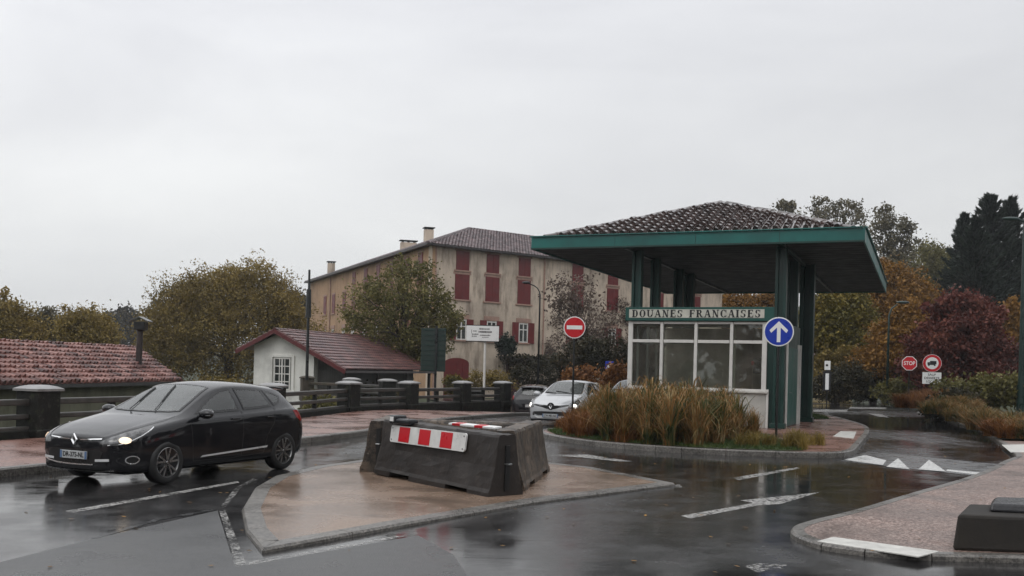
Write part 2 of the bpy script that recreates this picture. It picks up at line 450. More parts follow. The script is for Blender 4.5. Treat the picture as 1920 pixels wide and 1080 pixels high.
def sheet(name, poly, mat, z=0.0, step=None, hfun=None, kind='structure'):
    mb = MB()
    if step: v, f = fill(poly, step, hfun); mb.add(v, f)
    else: mb.add([(p[0], p[1], z) for p in poly], [tuple(range(len(poly)))])
    o = mb.build(name, mat)
    bm = bmesh.new(); bm.from_mesh(o.data)
    bmesh.ops.recalc_face_normals(bm, faces=bm.faces)
    if sum(f.normal.z for f in bm.faces) < 0: bmesh.ops.reverse_faces(bm, faces=bm.faces)
    bm.to_mesh(o.data); bm.free()
    if kind: o['kind'] = kind
    return o

def text_mesh(txt, size, mat, name, parent, mtx, extrude=.002, spacing=1.0, width=None, bold=0.0):
    cu = bpy.data.curves.new(name, 'FONT'); cu.body = txt; cu.size = size; cu.align_x = 'CENTER'; cu.align_y = 'CENTER'
    cu.extrude = extrude; cu.space_character = spacing; cu.offset = bold
    t = bpy.data.objects.new(name, cu); link(t)
    dg = bpy.context.evaluated_depsgraph_get(); dg.update()
    me = bpy.data.meshes.new_from_object(t.evaluated_get(dg))
    bpy.data.objects.remove(t)
    if width:
        xs = [v.co.x for v in me.vertices]; k = width / (max(xs) - min(xs))
        for v in me.vertices: v.co.x *= k
    me.transform(mtx); me.materials.clear(); me.materials.append(mat)
    o = link(bpy.data.objects.new(name, me)); o.parent = parent
    return o
# text plane facing local -Y: x right, z up
FACE = Matrix.Rotation(R(90), 4, 'X')

def smooth(x): x = min(1, max(0, x)); return x * x * (3 - 2 * x)

# ================================================================== THE SETTING
PAR = [(-22.0, -8.0), (-15.6, 6.0), (-12.8, 13.0), (-9.9, 20.9), (-6.9, 28.8), (-5.8, 35.6), (-4.0, 39.0), (-2.1, 42.7), (-0.4, 45.2)]
KERBL = [(-15.0, -8.0), (-11.0, 6.0), (-7.52, 14.74), (-6.1, 18.5), (-4.7, 22.2), (-3.72, 25.2), (-2.75, 30.2), (-1.4, 34.2), (0.66, 38.6), (1.9, 42.6), (2.3, 46.0)]
def dist_par(x, y):
    """signed distance to the parapet line, positive on the stream side (left)"""
    best = 1e9; sg = 1
    for a, b_ in zip(PAR[:-1], PAR[1:]):
        ax, ay = a; bx, by = b_; dx, dy = bx - ax, by - ay
        t = max(0, min(1, ((x - ax) * dx + (y - ay) * dy) / (dx * dx + dy * dy)))
        d = math.hypot(x - ax - t * dx, y - ay - t * dy)
        if d < best:
            best = d; sg = 1 if (dx * (y - ay) - dy * (x - ax)) > 0 else -1
    return best * sg
def road_z(x, y):
    return -.45 * smooth((y - 37) / 9) * smooth((4.2 - x) / 4)
def ground_z(x, y):
    z = -.22
    if y < 62:
        d = dist_par(x, y)
        if d > 0 and x < 3: z = -.22 - 2.3 * smooth((d - .5) / 3) * smooth((60 - y) / 12)
    z -= .35 * smooth((y - 40) / 10) * smooth((6 - x) / 5)
    z += 16 * smooth((y - 85) / 120) * smooth((x - 8) / 45)
    z += 4 * smooth((y - 170) / 120) * smooth((-x - 20) / 50)
    z += 7 * smooth((y - 330) / 250)
    return z
def axis_pts(lo, hi, near_lo, near_hi, s0, s1):
    a = [near_lo];
    while a[-1] < near_hi: a.append(a[-1] + s0)
    st = s0
    while a[-1] < hi: st = min(s1, st * 1.25); a.append(a[-1] + st)
    b_ = [near_lo]; st = s0
    while b_[-1] > lo: st = min(s1, st * 1.25); b_.append(b_[-1] - st)
    return b_[:0:-1] + a
gxs = axis_pts(-900, 900, -30, 40, 1.0, 60); gys = axis_pts(-60, 1500, -10, 75, 1.0, 60)
mb = MB()
gv = [(x, y, ground_z(x, y)) for y in gys for x in gxs]; nx = len(gxs)
mb.add(gv, [(j * nx + i, j * nx + i + 1, (j + 1) * nx + i + 1, (j + 1) * nx + i) for j in range(len(gys) - 1) for i in range(nx - 1)])
tag(mb.build('ground', M['turf'], smooth=True), kind='structure')

off = lambda p, d: (p[0] + d, p[1])
roadp = [off(p, .5) for p in PAR] + [(-.6, 50), (-4, 62), (-6, 70), (60, 88), (95, 80), (95, -8)]
sheet('road', roadp, M['asphalt'], step=1.6, hfun=road_z)

# left footway behind the kerb
def strip(poly_a, inner, zt, name, mat, hf=None):
    pass
def raised(name, poly, z0, z1, mat, hf=None, step=1.2):
    """raised slab with a top at z1 (following hf) and a skirt"""
    v, f = fill(poly, step, (lambda x, y: z1 + (hf(x, y) if hf else 0)))
    m_ = MB(); m_.add(v, f)
    n = len(poly)
    for i in range(n):
        a, b_ = poly[i], poly[(i + 1) % n]
        ha = hf(*a) if hf else 0; hb = hf(*b_) if hf else 0
        m_.add([(a[0], a[1], z0 + ha), (b_[0], b_[1], z0 + hb), (b_[0], b_[1], z1 + hb), (a[0], a[1], z1 + ha)], [(0, 1, 2, 3)])
    o = m_.build(name, mat); bm = bmesh.new(); bm.from_mesh(o.data)
    bmesh.ops.recalc_face_normals(bm, faces=bm.faces)
    top = [fc for fc in bm.faces if abs(fc.normal.z) > .5]
    if sum(fc.normal.z for fc in top) < 0: bmesh.ops.reverse_faces(bm, faces=bm.faces)
    bm.to_mesh(o.data); bm.free(); o['kind'] = 'structure'
    return o
def resample(pts, step):
    out = []; pts = [Vector(p[:2]) for p in pts]
    for a, b_ in zip(pts[:-1], pts[1:]):
        n = max(1, round((b_ - a).length / step)); out += [a.lerp(b_, k / n) for k in range(n)]
    out.append(pts[-1]); return out
def catmull(pts, k=6, closed=False):
    P = [Vector(p[:2]) for p in pts]; n = len(P); out = []
    rng = range(n) if closed else range(n - 1)
    for i in rng:
        p0 = P[(i - 1) % n] if closed or i > 0 else P[i]; p1 = P[i]; p2 = P[(i + 1) % n]
        p3 = P[(i + 2) % n] if closed or i + 2 < n else P[(i + 1) % n]
        for j in range(k):
            t = j / k
            out.append(.5 * ((2 * p1) + (p2 - p0) * t + (2 * p0 - 5 * p1 + 4 * p2 - p3) * t * t + (3 * p1 - p0 - 3 * p2 + p3) * t ** 3))
    if not closed: out.append(P[-1])
    return out
def kerb(name, pts, wd, ht, side, hf=None, ln=.95, joint=.012, mat=None, z0=-.05):
    """row of kerb stones along pts; the stone body lies on 'side' (+1 left of travel)"""
    pts = resample(pts, ln / 3); m_ = MB()
    for i in range(len(pts) - 1):
        a, b_ = pts[i], pts[i + 1]; d = (b_ - a)
        if d.length < 1e-4: continue
        d.normalize(); nrm = Vector((-d.y, d.x)) * side
        g = joint if i % 3 == 2 else 0
        b2 = b_ - d * g
        q = pts[min(i + 2, len(pts) - 1)] - b_; q = q.normalized() if q.length > 1e-6 else d
        p_ = a - pts[max(i - 1, 0)]; p_ = p_.normalized() if p_.length > 1e-6 else d
        na = (Vector((-d.y, d.x)) + Vector((-p_.y, p_.x))).normalized() * side
        nb = (Vector((-d.y, d.x)) + Vector((-q.y, q.x))).normalized() * side
        na = na / max(.45, na.dot(Vector((-d.y, d.x)) * side)); nb = nb / max(.45, nb.dot(Vector((-d.y, d.x)) * side))
        h1 = hf(a.x, a.y) if hf else 0; h2 = hf(b2.x, b2.y) if hf else 0; c = .025
        vs = []
        for P_, nn, h in ((a, na, h1), (b2, nb, h2)):
            o1 = P_ + nn * wd
            vs += [(P_.x, P_.y, z0 + h), (P_.x + nn.x * .004, P_.y + nn.y * .004, ht - c + h), (P_.x + nn.x * c, P_.y + nn.y * c, ht + h), (o1.x, o1.y, ht + h), (o1.x, o1.y, z0 + h)]
        fs = [(0, 5, 6, 1), (1, 6, 7, 2), (2, 7, 8, 3), (3, 8, 9, 4), (0, 1, 2, 3, 4), (9, 8, 7, 6, 5)]
        if side > 0: fs = [f[::-1] for f in fs]
        m_.add(vs, fs)
    o = m_.build(name, mat or M['kerb']); o['kind'] = 'structure'
    return o
def offset_line(pts, d):
    out = []
    P = [Vector(p[:2]) for p in pts]
    for i, p in enumerate(P):
        t = (P[min(i + 1, len(P) - 1)] - P[max(i - 1, 0)]).normalized()
        out.append((p.x - t.y * d, p.y + t.x * d))
    return out
KL = [tuple(p) for p in catmull(KERBL, 4)]
kerb('kerb', KL, .16, .13, 1, road_z)
raised('pavement', offset_line(KL, .16) + [off(p, .3) for p in PAR[::-1]], -.1, .125, M['path'], road_z)

# right footway: the rounded nose and the long curve
KR = [(30, 8.6), (12, 9.3), (7, 9.72), (5.11, 9.82), (3.94, 9.85), (3.32, 10.19), (3.12, 10.75), (3.22, 11.35), (3.63, 11.97), (4.49, 12.98), (6.1, 15.1), (7.82, 17.31), (9.3, 19.4), (10.56, 21.38), (11.6, 22.9), (12.32, 24.55),
      (13.1, 26.4), (13.96, 28.59), (14.9, 31.0), (16.14, 34.19), (17.2, 37.8), (18.4, 42.5), (19.9, 48.0), (20.9, 51.2), (23.5, 53.2), (27, 54), (60, 57)]
KRs = [tuple(p) for p in catmull(KR, 4)]
kerb('kerb', KRs, .15, .07, -1)
KRi = offset_line(KRs, -.15)
cut = min(range(len(KRi)), key=lambda i: math.hypot(KRi[i][0] - 14.2, KRi[i][1] - 28.7))
raised('pavement', KRi[:cut + 1] + [(20, 28.2), (34, 26), (34, 8.5)], -.1, .066, M['path2'])
sheet('verge', KRi[cut:] + [(60, 26), (34, 26), (20, 28.2)], M['turf'], step=1.0,
      hfun=lambda x, y: .1 + .5 * smooth((math.hypot(max(0, x - 15), 0) - 2 - (y - 30) * .25) / 6) + .04 * math.sin(x * 2.1) * math.cos(y * 1.7))

# booth island
BI = [(0.77, 27.2), (0.95, 25.6), (1.82, 23.78), (2.94, 22.7), (4.37, 21.95), (5.8, 21.72), (7.0, 21.8), (7.75, 22.6), (8.6, 24.6), (9.64, 27.18), (11.0, 30.6), (12.17, 34.1), (13.0, 38.5), (13.6, 43), (13.2, 47),
      (11.5, 49), (9.5, 48), (7.7, 44.6), (5.7, 40.0), (3.95, 35.4), (2.3, 31.0), (1.4, 28.7)]
BIs = [tuple(p) for p in catmull(BI, 4, True)]
kerb('kerb', BIs + [BIs[0]], .14, .13, 1, ln=.8)
BIi = offset_line(BIs + [BIs[0]], .14)[:-1]
raised('booth_island_paving', BIi, -.1, .12, M['path'])
# planted bed at the near-left end of the island
bed = [BIi[i] for i in range(0, 22)] + [(6.7, 23.2), (7.2, 25.2), (7.0, 28.0), (7.3, 30.6), (3.6, 32.4), (2.6, 31.3)]
bed = [(1.0, 27.1), (1.15, 25.7), (1.95, 24.0), (3.05, 22.92), (4.4, 22.18), (5.8, 21.95), (6.5, 22.1), (6.9, 24), (7.0, 28.0), (7.5, 30.9), (3.8, 32.5), (2.6, 31.2), (1.6, 28.7)]
sheet('planting_bed', bed, M['turf'], step=.5, hfun=lambda x, y: .130 + .004 * math.sin(x * 3) * math.cos(y * 2.3))
sheet('planting_bed', [(11.6, 38.2), (12.4, 38.6), (13.1, 43), (12.7, 46.5), (11.3, 48), (9.6, 47), (9.9, 41)], M['turf'], step=.6, hfun=lambda x, y: .130 + .004 * math.sin(x * 3) * math.cos(y * 2.3))

# centre island carrying the concrete barriers
CI = [(-2.30, 9.35), (-2.75, 10.45), (-3.19, 11.92), (-3.55, 13.9), (-3.62, 15.4), (-3.30, 17.0), (-2.6, 18.6), (-1.3, 19.4), (0.2, 19.2), (1.5, 18.0), (2.62, 15.75), (1.6, 14.6), (0.33, 13.2), (-1.15, 11.1)]
kerb('kerb', CI[::-1] + [CI[-1]], .22, .05, 1, ln=1.3, mat=M['kerb'])
CIi = []
nC = len(CI)
for i in range(nC):
    p0, p1, p2 = Vector(CI[i - 1]), Vector(CI[i]), Vector(CI[(i + 1) % nC])
    n1 = Vector((p1 - p0)); n2 = Vector((p2 - p1)); n1.normalize(); n2.normalize()
    nn = (Vector((n1.y, -n1.x)) + Vector((n2.y, -n2.x))); nn.normalize()
    k = .20 / max(.35, nn.dot(Vector((n1.y, -n1.x))))
    CIi.append((p1.x + nn.x * k, p1.y + nn.y * k))
raised('traffic_island', CIi, -.02, .047, M['island'], step=.6)

# road markings, each lying 4 mm above the road
M['faded'] = mat_marking(); M['faded'].name = 'faded_road_paint'
for _n in M['faded'].node_tree.nodes:
    if _n.bl_idname == 'ShaderNodeMapRange': _n.inputs[1].default_value -= .06; _n.inputs[2].default_value -= .05
M['fresh'] = mat_marking(); M['fresh'].name = 'fresher_road_paint'
for _n in M['fresh'].node_tree.nodes:
    if _n.bl_idname == 'ShaderNodeMapRange': _n.inputs[1].default_value += .08; _n.inputs[2].default_value += .10
M['fresh'].node_tree.nodes['Principled BSDF'].inputs['Base Color'].default_value = (.6, .6, .58, 1)
def mark(name, px, z=.003, mat=None):
    return sheet(name, [G(x, y, z)[:2] for x, y in px], mat or M['paint'], z=z)
mark('lane_line', [(123, 958), (445, 902), (449, 905), (133, 962)])
mark('lane_line', [(1372, 896), (1494, 876), (1500, 878), (1386, 900)])
mark('lane_arrow', [(1277, 967), (1412, 943), (1388, 938), (1430, 934), (1536, 923), (1463, 945), (1425, 947), (1294, 972)])
mark('lane_line', [(1028, 853), (1100, 852), (1186, 865), (1160, 865), (1095, 858)])
mark('lane_line', [(411, 958), (422, 955), (462, 1058), (444, 1064)], mat=M['faded'])
mark('lane_line', [(411, 953), (422, 951), (455, 912), (482, 899), (474, 897), (440, 915)], mat=M['faded'])
mark('lane_line', [(466, 1060), (468, 1053), (780, 998), (784, 1001)], mat=M['faded'])
mark('lane_line', [(1255, 909), (1275, 908), (1280, 914), (1262, 914)], mat=M['faded'])
mark('worn_paint_patch', [(1395, 1062), (1420, 1056), (1450, 1057), (1477, 1058), (1470, 1066), (1445, 1068), (1420, 1073)], mat=M['faded'])
mark('lane_line', [(1525, 768), (1590, 768), (1588, 772), (1525, 772)])
mark('lane_line', [(1594, 763), (1662, 764), (1662, 767), (1592, 766)])
mark('lane_line', [(1628, 775), (1652, 776), (1668, 783), (1645, 781)])
M['seam'] = pm('tar_seam', (.008, .008, .008), .25, var=.2)
mark('tar_seam', [(172, 1008), (180, 1010), (300, 975), (408, 956), (406, 953), (295, 972)], .003, M['seam'])
M['old_asph'] = pm('pale_road_patch', (.085, .085, .085), .3, var=.35, scale=3, bmp=.15, bscale=70)
M['patch_asph'] = pm('older_grey_asphalt', (.045, .045, .045), .34, var=.3, scale=1.2, bmp=.3, bscale=60)
mark('road_patch', [(-200, 1112), (0, 1054), (172, 1011), (408, 957), (440, 1062), (462, 1060), (784, 1004), (850, 1040), (880, 1085), (900, 1300), (-200, 1300)], .0015, M['patch_asph'])
# speed hump with its worn white teeth
hp = [G(1574, 864), G(1626, 846), G(1888, 872), G(1850, 894)]
c0 = sum(hp, Vector()) / 4; hq = [c0 + (p - c0) * .93 for p in hp]
mb = MB(); mb.add([(p.x, p.y, -.002) for p in hp] + [(p.x, p.y, .008) for p in hq], [(4, 5, 6, 7), (0, 1, 5, 4), (1, 2, 6, 5), (2, 3, 7, 6), (3, 0, 4, 7)])
hump = mb.build('speed_hump', M['old_asph']); tag(hump, kind='structure')
for tri in ([(1583, 862), (1622, 853), (1662, 863), (1655, 872)], [(1662, 875), (1684, 859), (1706, 880)], [(1722, 880), (1742, 862), (1774, 884)], [(1774, 883), (1776, 880), (1860, 888), (1852, 892)]):
    mark('speed_hump_tooth', tri, .011, M['fresh'])
M['tactile'] = pm('white_tactile_paving', (.55, .54, .5), .45, var=.15, scale=8, bmp=.3, bscale=60)
for k, q in enumerate(([(1532, 1015), (1562, 1007), (1762, 1034), (1722, 1044)], [(1562, 822), (1576, 812), (1606, 813), (1600, 826)], [(1878, 834), (1935, 833), (1945, 848), (1895, 848)])):
    mb = MB(); mb.prism([tuple(G(x, y, .07)[:2]) for x, y in q], .06, .133 if k == 1 else .074)
    tag(mb.build('tactile_strip', M['tactile'], bevel=.003), kind='structure')

# ================================================================== CARS
def catm(keys, s):
    xs = [k[0] for k in keys]
    i = max(0, min(len(xs) - 2, next((j for j in range(len(xs) - 1) if s <= xs[j + 1]), len(xs) - 2)))
    a, b_ = keys[i], keys[i + 1]; h = b_[0] - a[0]; t = (s - a[0]) / h
    out = []
    for c in range(1, len(a)):
        d1 = (b_[c] - keys[i - 1][c]) / (b_[0] - keys[i - 1][0]) if i > 0 else (b_[c] - a[c]) / h
        d2 = (keys[i + 2][c] - a[c]) / (keys[i + 2][0] - a[0]) if i + 2 < len(keys) else (b_[c] - a[c]) / h
        t2, t3 = t * t, t ** 3
        out.append((2 * t3 - 3 * t2 + 1) * a[c] + (t3 - 2 * t2 + t) * h * d1 + (-2 * t3 + 3 * t2) * b_[c] + (t3 - t2) * h * d2)
    return out
# s : zb, hw, zc, zs, ws, zt, wt, zte
BODY = [(0.00, .27, .50, .45, .60, .48, .675, .36, .655), (0.03, .23, .62, .45, .635, .60, .715, .42, .695), (0.10, .20, .72, .47, .67, .70, .75, .50, .725),
        (0.22, .18, .80, .50, .72, .765, .80, .56, .77), (0.45, .18, .865, .55, .79, .82, .872, .62, .84), (0.86, .18, .895, .62, .865, .85, .955, .66, .92),
        (1.12, .18, .90, .66, .905, .86, 1.0, .70, .965), (1.32, .18, .90, .68, .93, .86, 1.085, .70, 1.03), (1.60, .18, .90, .70, .95, .85, 1.235, .66, 1.165),
        (1.90, .18, .90, .70, .97, .845, 1.375, .61, 1.30), (2.15, .18, .90, .70, .98, .845, 1.44, .58, 1.375), (2.50, .18, .90, .70, .995, .845, 1.471, .575, 1.405),
        (3.00, .18, .90, .70, 1.015, .84, 1.462, .565, 1.395), (3.40, .19, .90, .70, 1.035, .83, 1.43, .55, 1.36), (3.72, .20, .89, .70, 1.045, .805, 1.385, .53, 1.315),
        (3.86, .21, .88, .70, 1.03, .785, 1.29, .53, 1.22), (3.97, .22, .86, .68, .98, .765, 1.13, .53, 1.095), (4.06, .24, .83, .64, .90, .74, 1.0, .53, .975),
        (4.12, .27, .79, .60, .80, .71, .87, .51, .85), (4.17, .31, .70, .55, .66, .64, .72, .46, .70)]
def section(s):
    zb, hw, zc, zs, ws, zt, wt, zte = catm(BODY, s)
    p = [(0, zb), (hw * .55, zb), (hw * .84, zb + .01), (hw * .955, zb + .06), (hw * .985, zb + .24), (hw, zc), (ws + (hw - ws) * .72, zs - .07), (ws, zs),
         (ws * .55 + wt * .45 + .02, zs * .55 + zte * .45), (ws * .15 + wt * .85 + .012, zs * .15 + zte * .85 + .004), (wt, zte), (wt * .72, zt - (zt - zte) * .42), (wt * .35, zt - (zt - zte) * .1), (0, zt)]
    out = []
    for i in range(len(p) - 1):
        p0, p1, p2, p3 = p[max(i - 1, 0)], p[i], p[i + 1], p[min(i + 2, len(p) - 1)]
        if i == 0: p0 = (-p1[0] - .01, p1[1])
        for j in range(3):
            t = j / 3
            out.append(tuple(.5 * (2 * p1[c] + (p2[c] - p0[c]) * t + (2 * p0[c] - 5 * p1[c] + 4 * p2[c] - p3[c]) * t * t + (3 * p1[c] - p0[c] - 3 * p2[c] + p3[c]) * t ** 3) for c in (0, 1)))
    out.append(p[-1]); return out

def carmats(pre, paint, metal):
    m, t, b = newmat(pre + '_car_paint')
    nn = noise(t, 160, 2, .5); n2 = noise(t, 2.2, 4)
    c = mixc(t, paint, tuple(x * .7 for x in paint), mrange(t, n2.outputs['Fac'], .35, .7, 0, .6))
    t.links.new(c, b.inputs['Base Color']); b.inputs['Metallic'].default_value = metal
    b.inputs['Roughness'].default_value = .45 if max(paint) < .1 else .32; b.inputs['Specular IOR Level'].default_value = .1 if max(paint) < .1 else .5; b.inputs['Coat Weight'].default_value = 1; b.inputs['Coat Roughness'].default_value = .03
    # rain beads on the paint
    bump(t, b, mrange(t, nn.outputs['Fac'], .58, .62, 0, 1), .05, .002)
    return m
M['cglass'] = pm('car_glass', (.018, .025, .023), .04, var=0, spec=.75)
M['wscreen'] = pm('windscreen_glass', (.062, .075, .07), .04, var=0, spec=1.0)
def mat_carglass(name, tint, lo=.03, hi=.10):
    m, t, b = newmat(name)
    gl = t.nodes.new('ShaderNodeBsdfGlossy'); gl.inputs['Roughness'].default_value = .015
    tr = t.nodes.new('ShaderNodeBsdfTransparent'); tr.inputs[0].default_value = c4(tint)
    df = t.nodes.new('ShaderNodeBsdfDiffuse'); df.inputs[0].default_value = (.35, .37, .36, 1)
    nn = noise(t, 70, 2, .5); m0 = t.nodes.new('ShaderNodeMixShader')      # rain beads over a pale diffuse film that paints in sky reflection
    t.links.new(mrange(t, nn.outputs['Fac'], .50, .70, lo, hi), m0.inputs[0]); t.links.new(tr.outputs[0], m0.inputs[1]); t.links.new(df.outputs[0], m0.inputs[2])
    fr = t.nodes.new('ShaderNodeFresnel'); fr.inputs[0].default_value = 1.75
    mx = t.nodes.new('ShaderNodeMixShader')
    t.links.new(fr.outputs[0], mx.inputs[0]); t.links.new(m0.outputs[0], mx.inputs[1]); t.links.new(gl.outputs[0], mx.inputs[2])
    t.links.new(mx.outputs[0], t.nodes['Material Output'].inputs[0])
    return m
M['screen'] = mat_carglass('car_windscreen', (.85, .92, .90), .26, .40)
M['sideg'] = mat_carglass('car_side_glass', (.70, .80, .76), .07, .14)
M['seatf'] = pm('dark_seat_fabric', (.16, .16, .165), .8, var=.2)
_t = M['cglass'].node_tree; _n = noise(_t, 120, 2, .5)
bump(_t, _t.nodes['Principled BSDF'], mrange(_t, _n.outputs['Fac'], .56, .62, 0, 1), .15, .003)
M['tyre'] = pm('tyre_rubber', (.014, .014, .014), .55, var=.3, scale=9)
M['rimd'] = pm('dark_alloy', (.03, .03, .03), .35, .6, var=.1)
M['rims'] = pm('machined_alloy', (.35, .35, .35), .3, .9, var=.15)
M['chrome'] = pm('chrome_trim', (.92, .92, .92), .3, 1.0, var=.05)
M['satin'] = pm('satin_bright_trim', (.7, .7, .7), .35, .3, var=.05)
M['lens'] = pm('lamp_lens', (.16, .16, .16), .08, .7, var=.5, scale=14)
M['warm'] = pm('warm_headlight', (.9, .8, .6), .3, var=0, emit=(1, .74, .52), es=.95)
M['whiteon'] = pm('white_headlight', (.9, .9, .9), .3, var=0, emit=(1, .93, .82), es=2.6)
M['redlens'] = pm('red_lamp_lens', (.25, .01, .01), .1, var=.2)
M['trim'] = pm('black_trim', (.012, .012, .012), .35, var=.2)
M['plateblue'] = pm('plate_blue', (.10, .17, .30), .4, var=.1)
M['plate'] = pm('plate_reflective', (.42, .43, .43), .35, var=.1, scale=20)

def make_car(name, pos, heading, paintm, sc3, style, lights, label, cat, group, plate=None):
    sx, sy, sz = sc3
    rz = math.atan2(heading[1], heading[0])
    root = empty(name, (pos[0], pos[1], pos[2]), rz, label, cat, group)
    def xf(s, y, z): return Vector((-s * sx, y * sy, z * sz))
    # ---- body shell
    ss = sorted(set([k[0] for k in BODY] + [i * 4.17 / 84 for i in range(85)] + [.015, .05, .07, .15]))
    mb = MB(); n = None
    for s in ss:
        sec = section(s); full = sec + [(-y, z) for y, z in sec[-2:0:-1]]
        n = len(full); mb.v += [tuple(xf(s, y, z)) for y, z in full]
    for i in range(len(ss) - 1):
        for k in range(n):
            mb.f.append((i * n + k, i * n + (k + 1) % n, (i + 1) * n + (k + 1) % n, (i + 1) * n + k)); mb.m.append(0)
    mb.f.append(tuple(range(n))[::-1]); mb.m.append(0)
    mb.f.append(tuple(range((len(ss) - 1) * n, len(ss) * n))); mb.m.append(0)
    body = mb.build('body', [paintm, M['trim']], root, smooth=True)
    bvh = BVHTree.FromPolygons([Vector(v) for v in mb.v], mb.f)
    # ---- wheel arches cut out
    cut = MB()
    for s in (.86, 3.5):
        for sd_ in (-1, 1):
            c = xf(s, .98 * sd_, .335); cut.cyl(c, c - Vector((0, .36 * sd_ * sy, 0)), .375, .375, 40)
    co = cut.build('cutter', M['trim'])
    for f in range(1): pass
    md = body.modifiers.new('b', 'BOOLEAN'); md.operation = 'DIFFERENCE'; md.object = co; md.solver = 'EXACT'
    dg = bpy.context.evaluated_depsgraph_get(); dg.update()
    me = bpy.data.meshes.new_from_object(body.evaluated_get(dg)); body.modifiers.clear(); body.data = me
    bpy.data.objects.remove(co)
    me.materials.clear(); me.materials.append(paintm); me.materials.append(M['trim'])
    mis = []
    for p in me.polygons:
        c = p.center; inarch = False
        for s in (.86, 3.5):
            w_ = xf(s, 0, .335)
            if math.hypot(c.x - w_.x, c.z - w_.z) < .378 and abs(c.y) < .97 * sy:
                h = bvh.find_nearest(c)
                if h[3] is not None and h[3] > .004: inarch = True
        low = c.z < .215 * sz
        mis.append(1 if (inarch or low) else 0)
    me.polygons.foreach_set('material_index', mis); me.polygons.foreach_set('use_smooth', [True] * len(me.polygons))
    me.set_sharp_from_angle(angle=R(42)); me.update()
    # ---- real window openings
    WS = [(1.16, 0), (1.175, .3), (1.22, .52), (1.30, .66), (1.6, .615), (1.9, .555), (2.06, .52), (2.045, .3), (2.03, 0), (2.045, -.3), (2.06, -.52), (1.9, -.555), (1.6, -.615), (1.30, -.66), (1.22, -.52), (1.175, -.3)]
    RW = [(.50, 1.02), (.49, 1.10), (.46, 1.27), (.0, 1.31), (-.46, 1.27), (-.49, 1.10), (-.50, 1.02), (0, 1.0)]
    SW = [[(1.46, .995), (1.62, 1.085), (1.82, 1.195), (2.02, 1.285), (2.22, 1.345), (2.40, 1.362), (2.43, 1.02), (1.9, 1.005)],
          [(2.50, 1.366), (2.85, 1.362), (3.14, 1.340), (3.24, 1.07), (2.9, 1.045), (2.53, 1.03)], [(3.20, 1.334), (3.42, 1.295), (3.60, 1.225), (3.52, 1.14), (3.40, 1.095), (3.30, 1.078)]]
    def pip(pl, x, y):
        c_ = False; j = len(pl) - 1
        for i in range(len(pl)):
            if (pl[i][1] > y) != (pl[j][1] > y) and x < (pl[j][0] - pl[i][0]) * (y - pl[i][1]) / (pl[j][1] - pl[i][1]) + pl[i][0]: c_ = not c_
            j = i
        return c_
    def opening(co_):
        s, y, z = -co_.x / sx, co_.y / sy, co_.z / sz
        if z > .94:
            if s < 2.15 and pip(WS, s, y): return 1
            if abs(y) > .5 and any(pip(q, s, z) for q in SW): return 2
            if s > 3.6 and pip(RW, y, z): return 3
        return 0
    bm = bmesh.new(); bm.from_mesh(me)
    near = [f for f in bm.faces if any(opening(v.co) for v in f.verts)]
    bmesh.ops.subdivide_edges(bm, edges=list({e for f in near for e in f.edges}), cuts=2, use_grid_fill=True)
    dead = []
    for f in bm.faces:
        k_ = {opening(v.co) for v in f.verts}
        if len(k_) == 1 and 0 not in k_: dead.append(f)
    bmesh.ops.delete(bm, geom=dead, context='FACES'); bm.to_mesh(me); bm.free()
    me.polygons.foreach_set('use_smooth', [True] * len(me.polygons)); me.set_sharp_from_angle(angle=R(42)); me.update()
    # cabin
    cab = MB(); cab.box(xf(2.3, 0, .42), (2.5 * sx, 1.4 * sy, .06)); cab.box(xf(3.62, 0, .78), (.5 * sx, 1.25 * sy, .30)); cab.box(xf(1.30, 0, .80), (.42 * sx, 1.42 * sy, .26)); cab.build('cabin', M['trim'], root, bevel=.03)
    for y_ in (.36, -.36):
        m_ = MB(); m_.box(xf(2.22, y_, .58), (.50, .48, .18)); m_.box(xf(2.50, y_, .88), (.14, .46, .62), mat3=Matrix.Rotation(R(-14), 3, 'Y')); m_.box(xf(2.60, y_, 1.25), (.09, .25, .17)); m_.build('seat', M['seatf'], root, bevel=.05, seg=3)
    m_ = MB(); m_.box(xf(3.15, 0, .58), (.48, 1.18, .18)); m_.box(xf(3.42, 0, .86), (.14, 1.16, .56), mat3=Matrix.Rotation(R(-16), 3, 'Y'))
    for y_ in (.36, -.36): m_.box(xf(3.52, y_, 1.18), (.08, .24, .14))
    m_.build('rear_seat', M['seatf'], root, bevel=.05, seg=3)
    m_ = MB(); pts_ = [xf(1.72, .36, .93) + Vector((.06 * math.sin(a_ / 16 * 6.2832), .18 * math.cos(a_ / 16 * 6.2832), .17 * math.sin(a_ / 16 * 6.2832))) for a_ in range(17)]; m_.tube(pts_, .016, 6); m_.beam(xf(1.5, .36, .85), xf(1.70, .36, .92), .07, .06); m_.build('steering_wheel', M['trim'], root)
    m_ = MB(); m_.box(xf(1.86, 0, 1.315), (.05, .20, .06)); m_.build('rear_view_mirror', M['trim'], root, bevel=.01)
